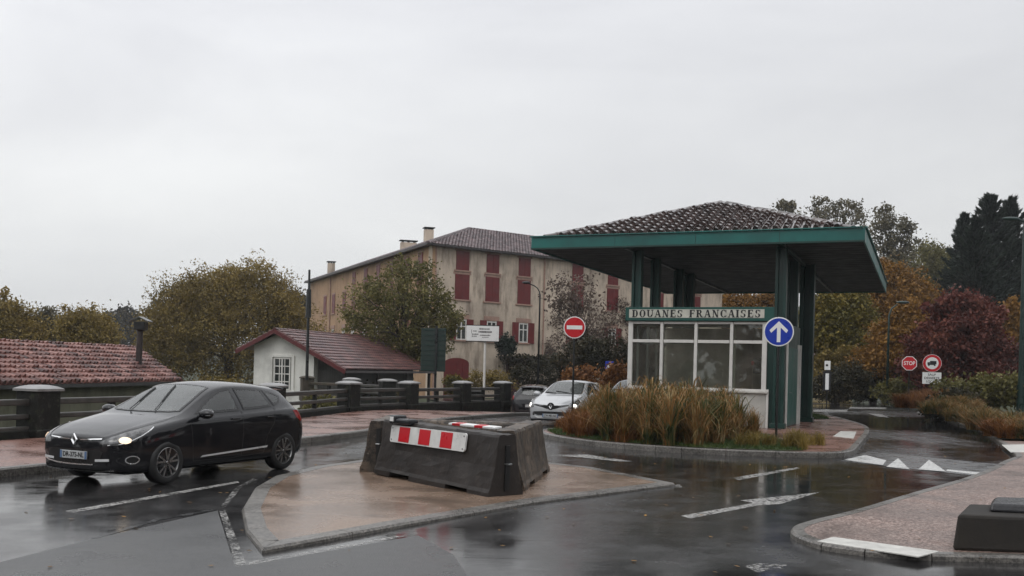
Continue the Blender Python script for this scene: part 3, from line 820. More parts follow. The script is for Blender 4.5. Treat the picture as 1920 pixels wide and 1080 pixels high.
    # ---- conforming patches
    def patch(pname, poly, mode, mat, offs=.004, step=.05, parent=root, mirror=False, back=True):
        """mode: side (s,z) | front (y,z) | rear (y,z) | top (s,y) | corner (u,z)"""
        v, f = fill(poly, step)
        def cast(a, b_, sg):
            if mode == 'side': o, d = xf(a, 1.6 * sg, b_), Vector((0, -sg, 0))
            elif mode == 'front': o, d = xf(-.8, a * sg, b_), Vector((-1, 0, 0))
            elif mode == 'rear': o, d = xf(5.2, a * sg, b_), Vector((1, 0, 0))
            elif mode == 'top': o, d = xf(a, b_ * sg, 2.4), Vector((0, 0, -1))
            else:   # corner, looking in from 53 deg off the nose
                o = xf(.8 * a - .6 * 1.5, (.6 * a + .8 * 1.5) * sg, b_); d = Vector((-.6, -.8 * sg, 0)); d.normalize()
            h = bvh.ray_cast(o, d)
            return (h[0], h[1] if h[1].dot(d) < 0 else -h[1]) if h[0] is not None else None
        obs = []
        for sg in ((1, -1) if mirror else (1,)):
            idx = {}; m_ = MB()
            for i, p in enumerate(v):
                h = cast(p[0], p[1], sg)
                if h: idx[i] = len(m_.v); m_.v.append(tuple(h[0] + h[1] * offs))
            for q in f:
                if all(i in idx for i in q):
                    m_.f.append(tuple(idx[i] for i in q)); m_.m.append(0)
            ob = m_.build(pname, mat, parent, smooth=True); bm = bmesh.new(); bm.from_mesh(ob.data)
            bmesh.ops.recalc_face_normals(bm, faces=bm.faces)
            cen = xf(2.1, 0, .7)
            if bm.faces and sum((fc.calc_center_median() - cen).dot(fc.normal) * fc.calc_area() for fc in bm.faces) < 0: bmesh.ops.reverse_faces(bm, faces=bm.faces)
            bm.to_mesh(ob.data); bm.free(); obs.append(ob)
        return obs
    def band(pts, wd):
        """thin closed outline round a polyline"""
        P = [Vector(p) for p in pts]; a, b_ = [], []
        for i, p in enumerate(P):
            t = (P[min(i + 1, len(P) - 1)] - P[max(i - 1, 0)]).normalized(); n_ = Vector((-t.y, t.x)) * wd / 2
            a.append(tuple(p + n_)); b_.append(tuple(p - n_))
        return a + b_[::-1]
    def arc(c, rx, rz_, a0, a1, k):
        return [(c[0] + rx * math.cos(R(a0 + (a1 - a0) * i / k)), c[1] + rz_ * math.sin(R(a0 + (a1 - a0) * i / k))) for i in range(k + 1)]
    # glass
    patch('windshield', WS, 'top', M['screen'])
    patch('rear_window', RW, 'rear', M['sideg'])
    for q_, nm_ in zip(SW, ('side_window', 'side_window', 'quarter_window')): patch(nm_, q_, 'side', M['sideg'], mirror=True)
    def inset(pl, d):
        cx_, cy_ = sum(p[0] for p in pl) / len(pl), sum(p[1] for p in pl) / len(pl); out_ = []; n_ = len(pl)
        ar_ = sum(pl[i][0] * pl[(i + 1) % n_][1] - pl[(i + 1) % n_][0] * pl[i][1] for i in range(n_)); sg_ = 1 if ar_ > 0 else -1
        for i in range(n_):
            a_, b_, c_ = Vector(pl[i - 1]), Vector(pl[i]), Vector(pl[(i + 1) % n_]); u_, v_ = (b_ - a_).normalized(), (c_ - b_).normalized()
            nn_ = (Vector((-u_.y, u_.x)) + Vector((-v_.y, v_.x))).normalized(); out_.append(tuple(b_ + nn_ * sg_ * d / max(.5, nn_.dot(Vector((-u_.y, u_.x))))))
        return out_
    def seal(pl, mode, mirror):
        a_, b_ = inset(pl, -.004), inset(pl, .030)
        for i in range(len(pl)):
            j = (i + 1) % len(pl); yield [a_[i], a_[j], b_[j], b_[i]]
    def sealpatch(pl, mode, mirror):
        """black rubber and frit edge, one mesh per side"""
        obs_ = []
        for q in seal(pl, mode, mirror): obs_.append(patch('window_seal', q, mode, M['trim'], .0065, .05, mirror=mirror))
        for k_ in range(2 if mirror else 1):
            bm = bmesh.new()
            for ob_ in obs_: bm.from_mesh(ob_[k_].data)
            bm.to_mesh(obs_[0][k_].data); bm.free()
        for ob_ in obs_[1:]:
            for o_ in ob_: bpy.data.objects.remove(o_)
    sealpatch(WS, 'top', False); sealpatch(RW, 'rear', False)
    for q_ in SW: sealpatch(q_, 'side', True)
    for pl in ([(1.30, .93), (1.34, .62), (1.38, .30)], [(2.465, 1.02), (2.46, .62), (2.44, .30)], [(3.28, 1.05), (3.22, .80), (3.05, .60), (2.98, .32)], [(1.38, .30), (2.2, .29), (2.98, .32)]):
        patch('door_seam', band(pl, .012), 'side', M['black'], .0015, .05, mirror=True)
    patch('bonnet_seam', band([(.13, -.60), (.45, -.72), (.9, -.75), (1.14, -.73)], .011), 'top', M['black'], .0015, .05, mirror=True)
    for s in (2.28, 3.12):
        for sd_ in (-1, 1):
            h = bvh.ray_cast(xf(s, 1.5 * sd_, .90), Vector((0, -sd_, 0)))
            m_ = MB(); m_.box(h[0] + Vector((0, .018 * sd_, 0)), (.19, .022, .026)); m_.box(h[0] + Vector((.08, .008 * sd_, 0)), (.02, .03, .02)); m_.box(h[0] + Vector((-.08, .008 * sd_, 0)), (.02, .03, .02))
            m_.build('door_handle', paintm, root, bevel=.008)
    m_ = MB(); c = xf(3.84, 0, 1.352); m_.box(c, (.24, .98, .035), mat3=Matrix.Rotation(R(-7), 3, 'Y')); m_.build('spoiler', paintm, root, bevel=.014, seg=3)
    # mirrors
    for sd_ in (-1, 1):
        m_ = MB(); c = xf(1.50, 1.0 * sd_, 1.0); m_.sphere(c, (.085, .125, .075), 16, 10)
        m_.beam(xf(1.48, .86 * sd_, .95), c, .05, .035)
        mo = m_.build('door_mirror', [paintm], root, smooth=True)
        g_ = MB(); g_.cyl(c + Vector((-.075, 0, 0)), c + Vector((-.087, 0, 0)), .07, .066, 16); g_.build('mirror_glass', M['chrome'], mo)
        sg_ = MB(); sg_.box(c + Vector((.05, .08 * sd_, -.02)), (.06, .06, .014)); sg_.build('indicator', M['lens'], mo, bevel=.004)
    # wipers lying mid-sweep on the windscreen
    wl = ([(1.20, .28), (1.92, -.02)], [(1.20, -.22), (1.86, -.38)]) if style == 'black' else ([(1.2, .40), (1.34, -.25)], [(1.2, -.22), (1.32, -.60)])
    for a, b_ in wl:
        pts = []
        for i in range(9):
            t = i / 8; h = bvh.ray_cast(xf(a[0] + (b_[0] - a[0]) * t, a[1] + (b_[1] - a[1]) * t, 2.4), Vector((0, 0, -1)))
            pts.append(h[0] + h[1].normalized() * (.02 if h[1].z > 0 else -.02))
        m_ = MB(); m_.tube(pts, .008, 6); m_.tube([p + Vector((0, .0, -.004)) for p in pts[3:]], .014, 6); m_.build('wiper', M['trim'], root)
    # wheels
    R0 = .318
    for s in (.86, 3.5):
        for sd_ in (-1, 1):
            c = xf(s, .79 * sd_, 0); c.z = R0
            wm = empty('wheel', c); wm.parent = root
            t_ = MB(); t_.lathe([(.215, -.10), (.25, -.108), (.295, -.105), (R0 - .004, -.08), (R0, -.04), (R0, .04), (R0 - .004, .08), (.295, .105), (.25, .108), (.215, .10), (.215, -.10)], 40, 'Y')
            t_.build('tyre', M['tyre'], wm, smooth=True, auto=50)
            r_ = MB(); r_.lathe([(.222, .10 * sd_), (.212, .103 * sd_), (.205, .085 * sd_), (.20, 0), (.20, -.09 * sd_)], 40, 'Y', mi=0)
            r_.lathe([(.205, -.02 * sd_), (.0, -.02 * sd_)], 24, 'Y', mi=1)
            r_.cyl((0, .03 * sd_, 0), (0, .092 * sd_, 0), .05, .042, 16, 1); r_.cyl((0, .092 * sd_, 0), (0, .099 * sd_, 0), .026, .02, 12, 0)
            for k in range(5):
                for dlt, mi in ((-.17, 0), (.17, 0), (0, 1)):
                    a = 2 * math.pi * k / 5 + .3; a2 = a + dlt * 1.35
                    p = Vector((.04 * math.cos(a + dlt * .8), .085 * sd_, .04 * math.sin(a + dlt * .8))); q = Vector((.208 * math.cos(a2), .094 * sd_, .208 * math.sin(a2)))
                    if mi == 1: q = Vector((.2 * math.cos(a + .63), .06 * sd_, .2 * math.sin(a + .63))); p = Vector((.03 * math.cos(a + .63), .06 * sd_, .03 * math.sin(a + .63)))
                    d = (q - p).normalized(); up = Vector((0, 1, 0)); side = d.cross(up)
                    r_.box((p + q) / 2, ((q - p).length, .024 if mi == 0 else .02, .022), mi=mi, mat3=Matrix((d, side, up)).transposed())
            r_.build('rim', [M['rims'], M['rimd']], wm, smooth=False)
    # ---- lamps and nose
    lampm = M['warm'] if style == 'black' else M['whiteon']
    hl = [(.285, .60), (.30, .645), (.42, .70), (.62, .765), (.82, .815), (.98, .845), (1.02, .835), (.93, .765), (.80, .69), (.66, .63), (.52, .595), (.38, .583)]
    if style != 'black':
        hl = [(.36, .60), (.38, .665), (.55, .74), (.75, .81), (.93, .86), (.96, .84), (.86, .74), (.75, .655), (.62, .60), (.48, .58)]
    hs = patch('headlight', hl, 'corner', M['lens'], .005, .03, mirror=True)
    for h, sg in zip(hs, (1, -1)):
        cu = (.60, .66) if style == 'black' else (.60, .66)
        v_, f_ = fill(arc(cu, .085 if style == 'black' else .10, .045 if style == 'black' else .06, 0, 345, 14), .03); m_ = MB(); idx = {}
        for i, p in enumerate(v_):
            o = xf(.8 * p[0] - .9, (.6 * p[0] + 1.2) * sg, p[1]); d = Vector((-.6, -.8 * sg, 0))
            hh = bvh.ray_cast(o, d); idx[i] = len(m_.v); nn = hh[1] if hh[1].dot(d) < 0 else -hh[1]
            m_.v.append(tuple(hh[0] + nn * .009))
        m_.f += f_; m_.m += [0] * len(f_); m_.build('bulb', lampm if lights else M['chrome'], h, smooth=True)
        if style == 'black' or True:
            m_ = MB(); pts = []
            for p in ((hl[-1][0], hl[-1][1] + .008), (.55, .608), (.70, .66), (.83, .72), (.95, .79), (1.0, .825)):
                o = xf(.8 * p[0] - .9, (.6 * p[0] + 1.2) * sg, p[1] + .004); d = Vector((-.6, -.8 * sg, 0)); hh = bvh.ray_cast(o, d)
                if hh[0] is None: continue
                nn = hh[1] if hh[1].dot(d) < 0 else -hh[1]; pts.append(hh[0] + nn * .008)
            m_.tube(pts, .007, 6); m_.build('light_strip', M['chrome'] if style == 'black' else M['swhite'], h)
    # tail lamps
    patch('tail_light', [(3.74, .99), (3.92, .99), (4.02, .93), (4.07, .82), (3.95, .80), (3.82, .88)], 'side', M['redlens'], .006, .04, mirror=True)
    if style == 'black':
        patch('grille', [(-.50, .665), (-.50, .700), (-.25, .688), (0, .680), (.25, .688), (.50, .700), (.50, .665), (.25, .635), (0, .62), (-.25, .635)], 'front', M['trim'], .004, .04)
        patch('chrome_strip', [(-.49, .682), (-.25, .668), (-.1, .662), (-.1, .650), (-.25, .654), (-.49, .668)], 'front', M['chrome'], .010, .03, mirror=True)
        patch('lower_intake', [(-.53, .50), (-.47, .36), (-.33, .315), (.33, .315), (.47, .36), (.53, .50), (.45, .52), (-.45, .52)], 'front', M['trim'], .004, .05)
        patch('chrome_strip', band([(-.62, .385), (-.50, .345), (-.33, .318), (-.1, .31), (.1, .31), (.30, .316), (.36, .32)], .018), 'front', M['chrome'], .012, .03)
        patch('chrome_strip', [(.40, .362), (.40, .395), (.62, .408), (.62, .372)], 'front', M['satin'], .012, .03, mirror=True)
        patch('fog_lamp', arc((.70, .39), .085, .048, 0, 350, 18), 'corner', M['black'], .006, .03, mirror=True)
        patch('fog_ring', arc((.70, .39), .10, .060, 0, 358, 26) + arc((.70, .39), .085, .047, 358, 0, 26), 'corner', M['chrome'], .010, .03, mirror=True)
        patch('sill_trim', [(1.52, .345), (3.05, .405), (3.07, .435), (1.56, .372)], 'side', M['satin'], .006, .05, mirror=True)
        patch('bumper_lip', band([(-.66, .245), (-.4, .225), (0, .22), (.4, .225), (.66, .245)], .02), 'front', M['rims'], .008, .04)
    else:
        patch('grille', [(-.60, .655), (-.60, .705), (-.3, .675), (0, .665), (.3, .675), (.60, .705), (.60, .655), (.3, .605), (.15, .56), (0, .54), (-.15, .56), (-.3, .605)], 'front', M['trim'], .004, .04)
        patch('lower_intake', [(-.60, .46), (-.60, .40), (-.45, .345), (.45, .345), (.60, .40), (.60, .46), (.3, .475), (-.3, .475)], 'front', M['trim'], .004, .05)
        patch('bumper_insert', [(-.60, .335), (-.45, .255), (.45, .255), (.60, .335), (.4, .30), (-.4, .30)], 'front', M['swhite'], .004, .05)
        patch('fog_lamp', [(.56, .33), (.56, .43), (.63, .44), (.64, .35)], 'front', M['lens'], .006, .03, mirror=True)
    # diamond badge
    bx = max(bvh.ray_cast(xf(-.8, 0, z_), Vector((-1, 0, 0)))[0].x for z_ in (.60, .64, .67)) + .012
    bz = .655 if style == 'black' else .63; kz = .085 if style == 'black' else .088; ky = .062
    m_ = MB()
    if style != 'black': m_.lathe([(0, bx + .0), (.115, bx - .004), (.118, bx - .02)], 24, 'X', (0, 0, bz), 1)
    outer = [(0, kz), (ky, 0), (0, -kz), (-ky, 0)]; inner = [(-.008, kz * .52), (ky * .40, -.004), (.008, -kz * .52), (-ky * .40, .004)]
    vs = [(bx + .004, y, bz + z) for y, z in outer] + [(bx + .022, y * .72 + yi * .28, bz + z * .72 + zi * .28) for (y, z), (yi, zi) in zip(outer, inner)] + [(bx + .010, y, bz + z) for y, z in inner]
    fs = []
    for k in range(4):
        a, b2 = k, (k + 1) % 4; fs += [(a, b2, 4 + b2, 4 + a), (4 + a, 4 + b2, 8 + b2, 8 + a)]
    m_.add(vs, fs, 0); m_.build('badge', [M['chrome'], M['trim']], root)
    # plates
    pz = .44 if style == 'black' else .335
    px_ = bvh.ray_cast(xf(-.8, 0, pz), Vector((-1, 0, 0)))[0].x + .022
    yoff = 0 if style != 'black' else -.0
    m_ = MB(); m_.box((px_, yoff, pz), (.014, .52, .112)); pl_ = m_.build('number_plate', M['plate'], root, bevel=.004)
    for sg in (-1, 1):
        m_ = MB(); m_.box((px_ + .0085, yoff + sg * .24, pz), (.003, .038, .106)); m_.build('plate_band', M['plateblue'], pl_)
    if plate:
        mt = Matrix.Translation((px_ + .010, yoff, pz)) @ Matrix.Rotation(R(90), 4, 'Z') @ Matrix.Rotation(R(90), 4, 'X')
        text_mesh(plate, .095, M['black'], 'plate_lettering', pl_, mt, .001, 1.0, .40, .0015)
    m_ = MB(); m_.box((-4.17 * sx - .005, 0, .55), (.014, .52, .112)); m_.build('number_plate', M['plate'], root, bevel=.004)
    # underside shadow box so no light passes beneath the shell
    m_ = MB(); m_.box(xf(2.15, 0, .21), (3.6 * sx, 1.2 * sy, .10)); m_.build('underbody', M['trim'], root)
    return root

paint_black = carmats('black', (.006, .006, .008), 0)
paint_silver = carmats('silver', (.52, .53, .54), .15)
paint_grey = carmats('grey_blue', (.17, .19, .23), .4)
make_car('hatchback_car', (-6.10, 13.99, 0), (-.428, -.904), paint_black, (1, 1, 1), 'black', True,
         'shiny black five-door hatchback with warm headlights on, driving left on the wet road', 'car', None, 'DR-375-NL')
make_car('hatchback_car', (1.24, 31.24, 0), (-.36, -.933), paint_silver, (.945, .96, .985), 'silver', True,
         'silver-white hatchback with bright headlights, behind the no-entry sign', 'car', None, 'CW-481-AK')
make_car('hatchback_car', (1.35, 46.6, road_z(1.0, 44)), (.12, .99), paint_black, (.98, .97, .99), 'black', False,
         'dark car with its lamps off, half hidden behind the silver-white hatchback', 'car', None)
make_car('hatchback_car', (4.15, 38.1, 0), (-.36, -.933), paint_grey, (.96, .97, 1.0), 'silver', True,
         'grey-blue car mostly hidden behind the ornamental grass, following the silver hatchback', 'car', None)
# ================================================================== TILED ROOFS
def tile_plane(mb, P0, P1, Q0, Q1, tw, th, amp, cover=.72, jit=.012):
    P0, P1, Q0, Q1 = map(Vector, (P0, P1, Q0, Q1))
    e = (P1 - P0).normalized(); g = Q0 - P0; g = g - e * g.dot(e)
    H = g.length; g.normalize(); n = e.cross(g).normalized()
    if n.z < 0: n = -n
    aP1 = (P1 - P0).dot(e); aQ0 = (Q0 - P0).dot(e); aQ1 = (Q1 - P0).dot(e)
    mb.add([P0, P1, Q1, Q0] if (Q1 - Q0).length > .05 else [P0, P1, Q0], [(0, 1, 2, 3)] if (Q1 - Q0).length > .05 else [(0, 1, 2)])
    rows = int(H / th) + 1
    for j in range(rows):
        b0 = j * th; b1 = min(H, b0 + th * 1.12)
        if b0 >= H - .02: break
        f = (b0 + b1) / 2 / H; l = aQ0 * f; r_ = aP1 + (aQ1 - aP1) * f
        k0 = math.ceil((l + tw * .3) / tw); k1 = math.floor((r_ - tw * .3) / tw)
        for k in range(k0, k1 + 1):
            a = k * tw + random.uniform(-jit, jit); w2 = tw * cover / 2; lift = .02 + random.uniform(0, jit)
            vs = []
            for b_, hgt, wk in ((b0, amp + lift + .02, 1.0), (b1, amp + .0, .86)):
                for i in range(5):
                    t = math.pi * i / 4
                    vs.append(P0 + e * (a - math.cos(t) * w2 * wk) + g * b_ + n * (math.sin(t) * hgt + (lift if b_ == b0 else .004)))
            mb.add(vs, [(i, i + 1, 6 + i, 5 + i) for i in range(4)] + [(4, 3, 2, 1, 0)])
def ridge_tiles(mb, A, B, r_=.12, ln=.4):
    A, B = Vector(A), Vector(B); d = B - A; n = max(1, int(d.length / ln)); d /= n
    u = d.normalized(); s = u.cross(Vector((0, 0, 1))).normalized(); up = s.cross(u)
    for i in range(n):
        p = A + d * i; q = p + d * 1.1; vs = []
        for c, k in ((p, 1.12), (q, .95)):
            for j in range(6):
                t = math.pi * j / 5; vs.append(c + s * math.cos(t) * r_ * k + up * (math.sin(t) * r_ * k * .8 - .02))
        mb.add(vs, [(j, j + 1, 7 + j, 6 + j) for j in range(5)] + [(5, 4, 3, 2, 1, 0)])

# ================================================================== CUSTOMS BOOTH AND CANOPY
BR = math.atan2(-.399, .917)
booth = empty('customs_booth', (7.95, 31.2, .12), BR, 'white framed glazed customs booth under the green canopy, lettered DOUANES FRANCAISES', 'booth')
Wd, Dp = 4.5, 4.6
mb = MB(); mb.box((-Wd / 2, .06, .54), (Wd, .12, 1.08)); mb.box((-Wd / 2, .02, 1.10), (Wd + .12, .22, .05))
mb.box((-Wd + .06, Dp / 2 + .07, .54), (.12, Dp - .15, 1.08))
mb.build('wall', pm('booth_panel', (.46, .44, .40), .5, var=.2, scale=1.6, bmp=.05), booth, bevel=.006)
mb = MB(); mb.box((-Wd / 2, Dp, 1.65), (Wd, .12, 3.3)); mb.box((-.06, Dp / 2 + .1, 1.65), (.12, Dp - .3, 3.3)); mb.box((-1.25, 2.9, 1.65), (.08, 3.2, 3.3))
mb.build('inner_wall', M['interior'], booth)
mb = MB(); mb.box((-Wd / 2, Dp / 2 + .1, .02), (Wd - .3, Dp - .3, .04)); mb.build('floor', M['dark'], booth)
mb = MB()
fx = [-Wd + .07, -Wd * .75, -Wd * .5, -Wd * .25 + .02, -.07]
for i, x in enumerate(fx): mb.box((x, .06, 2.22), (.15 if i in (0, 4) else .10, .13, 2.19))
for z, h in ((1.16, .08), (2.68, .10), (3.28, .08)):
    for a, b_ in zip(fx[:-1], fx[1:]): mb.box(((a + b_) / 2, .06, z), (b_ - a - .13, .10, h))
mb.build('window_frame', M['white'], booth, bevel=.008)
for i, (a, b_) in enumerate(zip(fx[:-1], fx[1:])):
    for z0, z1 in ((1.2, 2.63), (2.73, 3.24)):
        mb = MB(); mb.box(((a + b_) / 2, .06, (z0 + z1) / 2), (b_ - a - .10, .008, z1 - z0)); mb.build('pane', M['glass'], booth)
mb = MB()
for y in (.9, 2.1, 3.3): mb.box((-Wd + .06, y, 2.2), (.1, .09, 2.2))
for z in (1.12, 2.68, 3.28): mb.box((-Wd + .06, Dp / 2, z), (.08, Dp - .2, .09))
mb.build('side_frame', M['white'], booth)
mb = MB(); mb.box((-Wd + .06, Dp / 2, 2.2), (.008, Dp - .3, 2.1)); mb.build('side_pane', M['glass'], booth)
mb = MB(); mb.box((-Wd / 2, Dp / 2, 3.40), (Wd + .02, Dp + .02, .12)); mb.box((-Wd / 2, Dp / 2, 3.6), (Wd - .2, Dp - .2, .28)); mb.build('roof', M['greend'], booth)
# lettered header
mb = MB(); mb.box((-Wd / 2 + .08, -.03, 3.56), (Wd + .34, .14, .44)); sgn = mb.build('sign_panel', M['greenp'], booth, bevel=.01)
mb = MB(); mb.box((-Wd / 2 - .02, -.103, 3.57), (Wd - .12, .012, .275)); mb.build('sign_face', pm('sign_cream', (.56, .55, .48), .45, var=.15, scale=5), sgn)
def glyph(ch):
    """condensed slab-serif capitals as polygons in a 0..w x 0..1 cell"""
    T, t, s = .23, .11, .10
    def V(x): return [[(x - T / 2, 0), (x + T / 2, 0), (x + T / 2, 1), (x - T / 2, 1)]]
    def serif(x, z, w=.34): return [[(x - w / 2, z), (x + w / 2, z), (x + w / 2, z + s), (x - w / 2, z + s)]]
    def arc(cx, cz, rx, rz, a0, a1, tk=T, tn=t, n=12):
        o, i = [], []
        for k in range(n + 1):
            a = R(a0 + (a1 - a0) * k / n); w_ = tn + (tk - tn) * abs(math.cos(a)) ** 1.3
            o.append((cx + rx * math.cos(a), cz + rz * math.sin(a))); i.append((cx + (rx - w_) * math.cos(a), cz + (rz - w_ * .75) * math.sin(a)))
        return [[o[k], o[k + 1], i[k + 1], i[k]] for k in range(n)]
    def H(x0, x1, z): return [[(x0, z), (x1, z), (x1, z + t), (x0, z + t)]]
    def Dg(x0, z0, x1, z1, w_): return [[(x0 - w_ / 2, z0), (x0 + w_ / 2, z0), (x1 + w_ / 2, z1), (x1 - w_ / 2, z1)]]
    if ch == 'D': return V(.2) + serif(.16, 0, .3) + serif(.16, 1 - s, .3) + H(.2, .42, 0) + H(.2, .42, 1 - t) + arc(.38, .5, .36, .5, -90, 90), .8
    if ch == 'O': return arc(.42, .5, .38, .5, 0, 360, n=24), .84
    if ch == 'C': return arc(.42, .5, .38, .5, 42, 318, n=20) + [[(.66, .62), (.74, .62), (.74, .98), (.68, .98)]] + [[(.66, .02), (.72, .02), (.76, .30), (.68, .30)]], .8
    if ch == 'U': return [[(.1, .35), (.3, .35), (.3, 1), (.1, 1)], [(.66, .35), (.75, .35), (.75, 1), (.66, 1)]] + serif(.2, 1 - s, .38) + serif(.7, 1 - s, .3) + arc(.425, .36, .325, .36, 180, 360), .86
    if ch == 'A': return Dg(.14, 0, .40, 1, .09) + Dg(.70, 0, .44, 1, .21) + H(.24, .6, .28) + serif(.14, 0, .28) + serif(.70, 0, .34), .84
    if ch == 'N': return [[(.14, 0), (.23, 0), (.23, 1), (.14, 1)], [(.66, 0), (.75, 0), (.75, 1), (.66, 1)]] + Dg(.68, 0, .2, 1, .22) + serif(.18, 0, .3) + serif(.16, 1 - s, .26) + serif(.72, 1 - s, .3), .88
    if ch in 'EF':
        g = V(.22) + serif(.2, 0, .36) + H(.12, .66, 1 - t) + [[(.6, .74), (.68, .74), (.68, 1), (.6, 1)]] + H(.3, .54, .48) + [[(.5, .4), (.56, .4), (.56, .64), (.5, .64)]]
        if ch == 'E': g += H(.12, .68, 0) + [[(.62, 0), (.70, 0), (.72, .28), (.64, .28)]]
        return g, .76
    if ch == 'R': return V(.2) + serif(.2, 0, .36) + serif(.16, 1 - s, .3) + H(.2, .42, 1 - t) + H(.2, .42, .46) + arc(.40, .74, .27, .27, -90, 90) + Dg(.68, 0, .44, .48, .2) + serif(.72, 0, .26), .84
    if ch == 'I': return V(.2) + serif(.2, 0, .38) + serif(.2, 1 - s, .38), .4
    if ch == 'S': return arc(.36, .735, .27, .265, 30, 250, T * .9) + arc(.36, .265, .29, .265, -150, 90, T * .9) + [[(.56, .66), (.64, .66), (.64, .98), (.58, .98)]] + [[(.08, .02), (.14, .02), (.16, .34), (.08, .34)]], .72
    return [], .55
mb = MB(); x = 0
for ch in 'DOUANES FRANCAISES':
    polys, wd_ = glyph(ch)
    for pl in polys: mb.add([(x + p[0], 0, p[1]) for p in pl], [tuple(range(len(pl)))])
    x += wd_ + .10
kx = (Wd - .30) / x
mb.v = [(-Wd + .14 + p[0] * kx, -.112, 3.447 + p[2] * .245) for p in mb.v]
lt = mb.build('lettering', M['black'], sgn)
md = lt.modifiers.new('solid', 'SOLIDIFY'); md.thickness = .004; md.offset = 0
# green clad side with white door jambs
mb = MB(); mb.box((.26, 2.2, 1.65), (.5, 3.2, 3.3)); mb.box((.12, .22, 1.65), (.22, .30, 3.3)); mb.build('side_cladding', M['greend'], booth, bevel=.01)
mb = MB()
for x, y in ((.545, .62), (.545, 3.72), (.545, 3.2)): mb.box((x, y, 1.35), (.06, .08, 2.7))
mb.box((.05, .03, .6), (.08, .10, 1.2)); mb.build('door_frame', M['white'], booth, bevel=.006)
mb = MB(); mb.box((.53, 1.95, 1.3), (.03, 2.2, 2.5)); dr = mb.build('door', M['greenp'], booth, bevel=.006)
mb = MB(); mb.cyl((.56, 1.2, 1.1), (.60, 1.2, 1.1), .012); mb.box((.61, 1.25, 1.1), (.012, .14, .02)); mb.build('handle', M['metal'], dr)
bx = empty('wall_box', (0, 0, 0), 0, 'small dark box with red knob on the inner wall behind the right booth pane', 'box')
bx.location = booth.location + Matrix.Rotation(BR, 3, 'Z') @ Vector((-.42, 1.3, 1.75)); bx.rotation_euler = (0, 0, BR)
mb = MB(); mb.box((0, 0, .2), (.42, .1, .5)); mb.box((.12, .1, .2), (.2, .1, .3)); mb.build('case', M['plastic'], bx, bevel=.01)
mb = MB(); mb.sphere((-.22, -.06, .28), (.06, .05, .07)); mb.build('knob', M['red'], bx, smooth=True)

can = empty('canopy', (7.95, 31.2, .12), -.39, 'big green edged canopy with a hipped brown tile roof over the booth lane', 'canopy')
X0, X1, Y0, Y1, ZS, ZT = -7.58, 2.88, -1.05, 17.8, 5.62, 6.03
mb = MB(); t = .05
mb.box(((X0 + X1) / 2, Y0 + t / 2, (ZS + ZT) / 2), (X1 - X0, t, ZT - ZS)); mb.box(((X0 + X1) / 2, Y1 - t / 2, (ZS + ZT) / 2), (X1 - X0, t, ZT - ZS))
for x in (X0 + t / 2, X1 - t / 2): mb.box((x, (Y0 + Y1) / 2, (ZS + ZT) / 2), (t, Y1 - Y0 - 2 * t - .006, ZT - ZS))
for x, s in ((X0, -1), (X1, 1)): mb.box((x + s * .02, (Y0 + Y1) / 2, ZT + .02), (.09, Y1 - Y0, .035))
mb.box(((X0 + X1) / 2, Y0 - .02, ZT + .02), (X1 - X0 - .1, .09, .035))
mb.build('fascia', pm('teal_fascia_paint', S(18, 92, 86), .4, var=.3, scale=.9, bmp=.06, bscale=3), can, bevel=.006)
mb = MB()
for x in (-4.7, -2.1, .45): mb.box((x, Y0 - .004, (ZS + ZT) / 2 - .01), (.012, .012, ZT - ZS - .06))
mb.box((hx_ := (X0 + X1) / 2, Y0 - .012, ZS + .03), (X1 - X0, .02, .05))
mb.build('fascia_joints', M['greend'], can)
mb = MB(); nbd = 62
for k in range(nbd):
    y = Y0 + t + (k + .5) * (Y1 - Y0 - 2 * t) / nbd
    mb.box(((X0 + X1) / 2, y, ZS + .06 + (k % 2) * .004), (X1 - X0 - 2 * t - .01, (Y1 - Y0) / nbd - .014, .02))
mb.box(((X0 + X1) / 2, (Y0 + Y1) / 2, ZS + .11), (X1 - X0 - .12, Y1 - Y0 - .12, .03)); mb.build('soffit', M['soffit'], can)
mb = MB()
for x in (-4.4, .5): mb.box((x, (Y0 + Y1) / 2, ZS + .02), (.12, Y1 - Y0 - .3, .08))
mb.build('ceiling_beams', M['greend'], can, bevel=.01)
hx = (X0 + X1) / 2; hw_ = (X1 - X0) / 2 - .35; ZR = 7.80
e0, e1, f0, f1 = (X0 + .35, Y0 + .30, ZT + .03), (X1 - .35, Y0 + .30, ZT + .03), (X0 + .35, Y1 - .3, ZT + .03), (X1 - .35, Y1 - .3, ZT + .03)
ra, rb = (hx, Y0 + .30 + hw_, ZR), (hx, Y1 - .3 - hw_, ZR)
mb = MB()
tile_plane(mb, e0, e1, ra, ra, .30, .44, .10, .62); tile_plane(mb, e1, f1, ra, rb, .30, .44, .10, .62)
tile_plane(mb, f0, e0, rb, ra, .30, .44, .10, .62); tile_plane(mb, f1, f0, rb, rb, .30, .44, .10, .62)
for a, b_ in ((e0, ra), (e1, ra), (f0, rb), (f1, rb), (ra, rb)): ridge_tiles(mb, a, b_, .13, .42)
mb.build('tiled_roof', M['tile_can'], can)
def hpost(x, y, wx, wy, z0=0.0, z1=ZS + .05):
    m_ = MB(); zc_ = (z0 + z1) / 2; h_ = z1 - z0
    m_.box((x - wx * .36, y, zc_), (wx * .28, wy, h_)); m_.box((x + wx * .36, y, zc_), (wx * .28, wy, h_)); m_.box((x, y, zc_), (wx * .44, wy * .4, h_))
    if z0 == 0: m_.box((x, y, .08), (wx + .12, wy + .12, .16))
    return m_
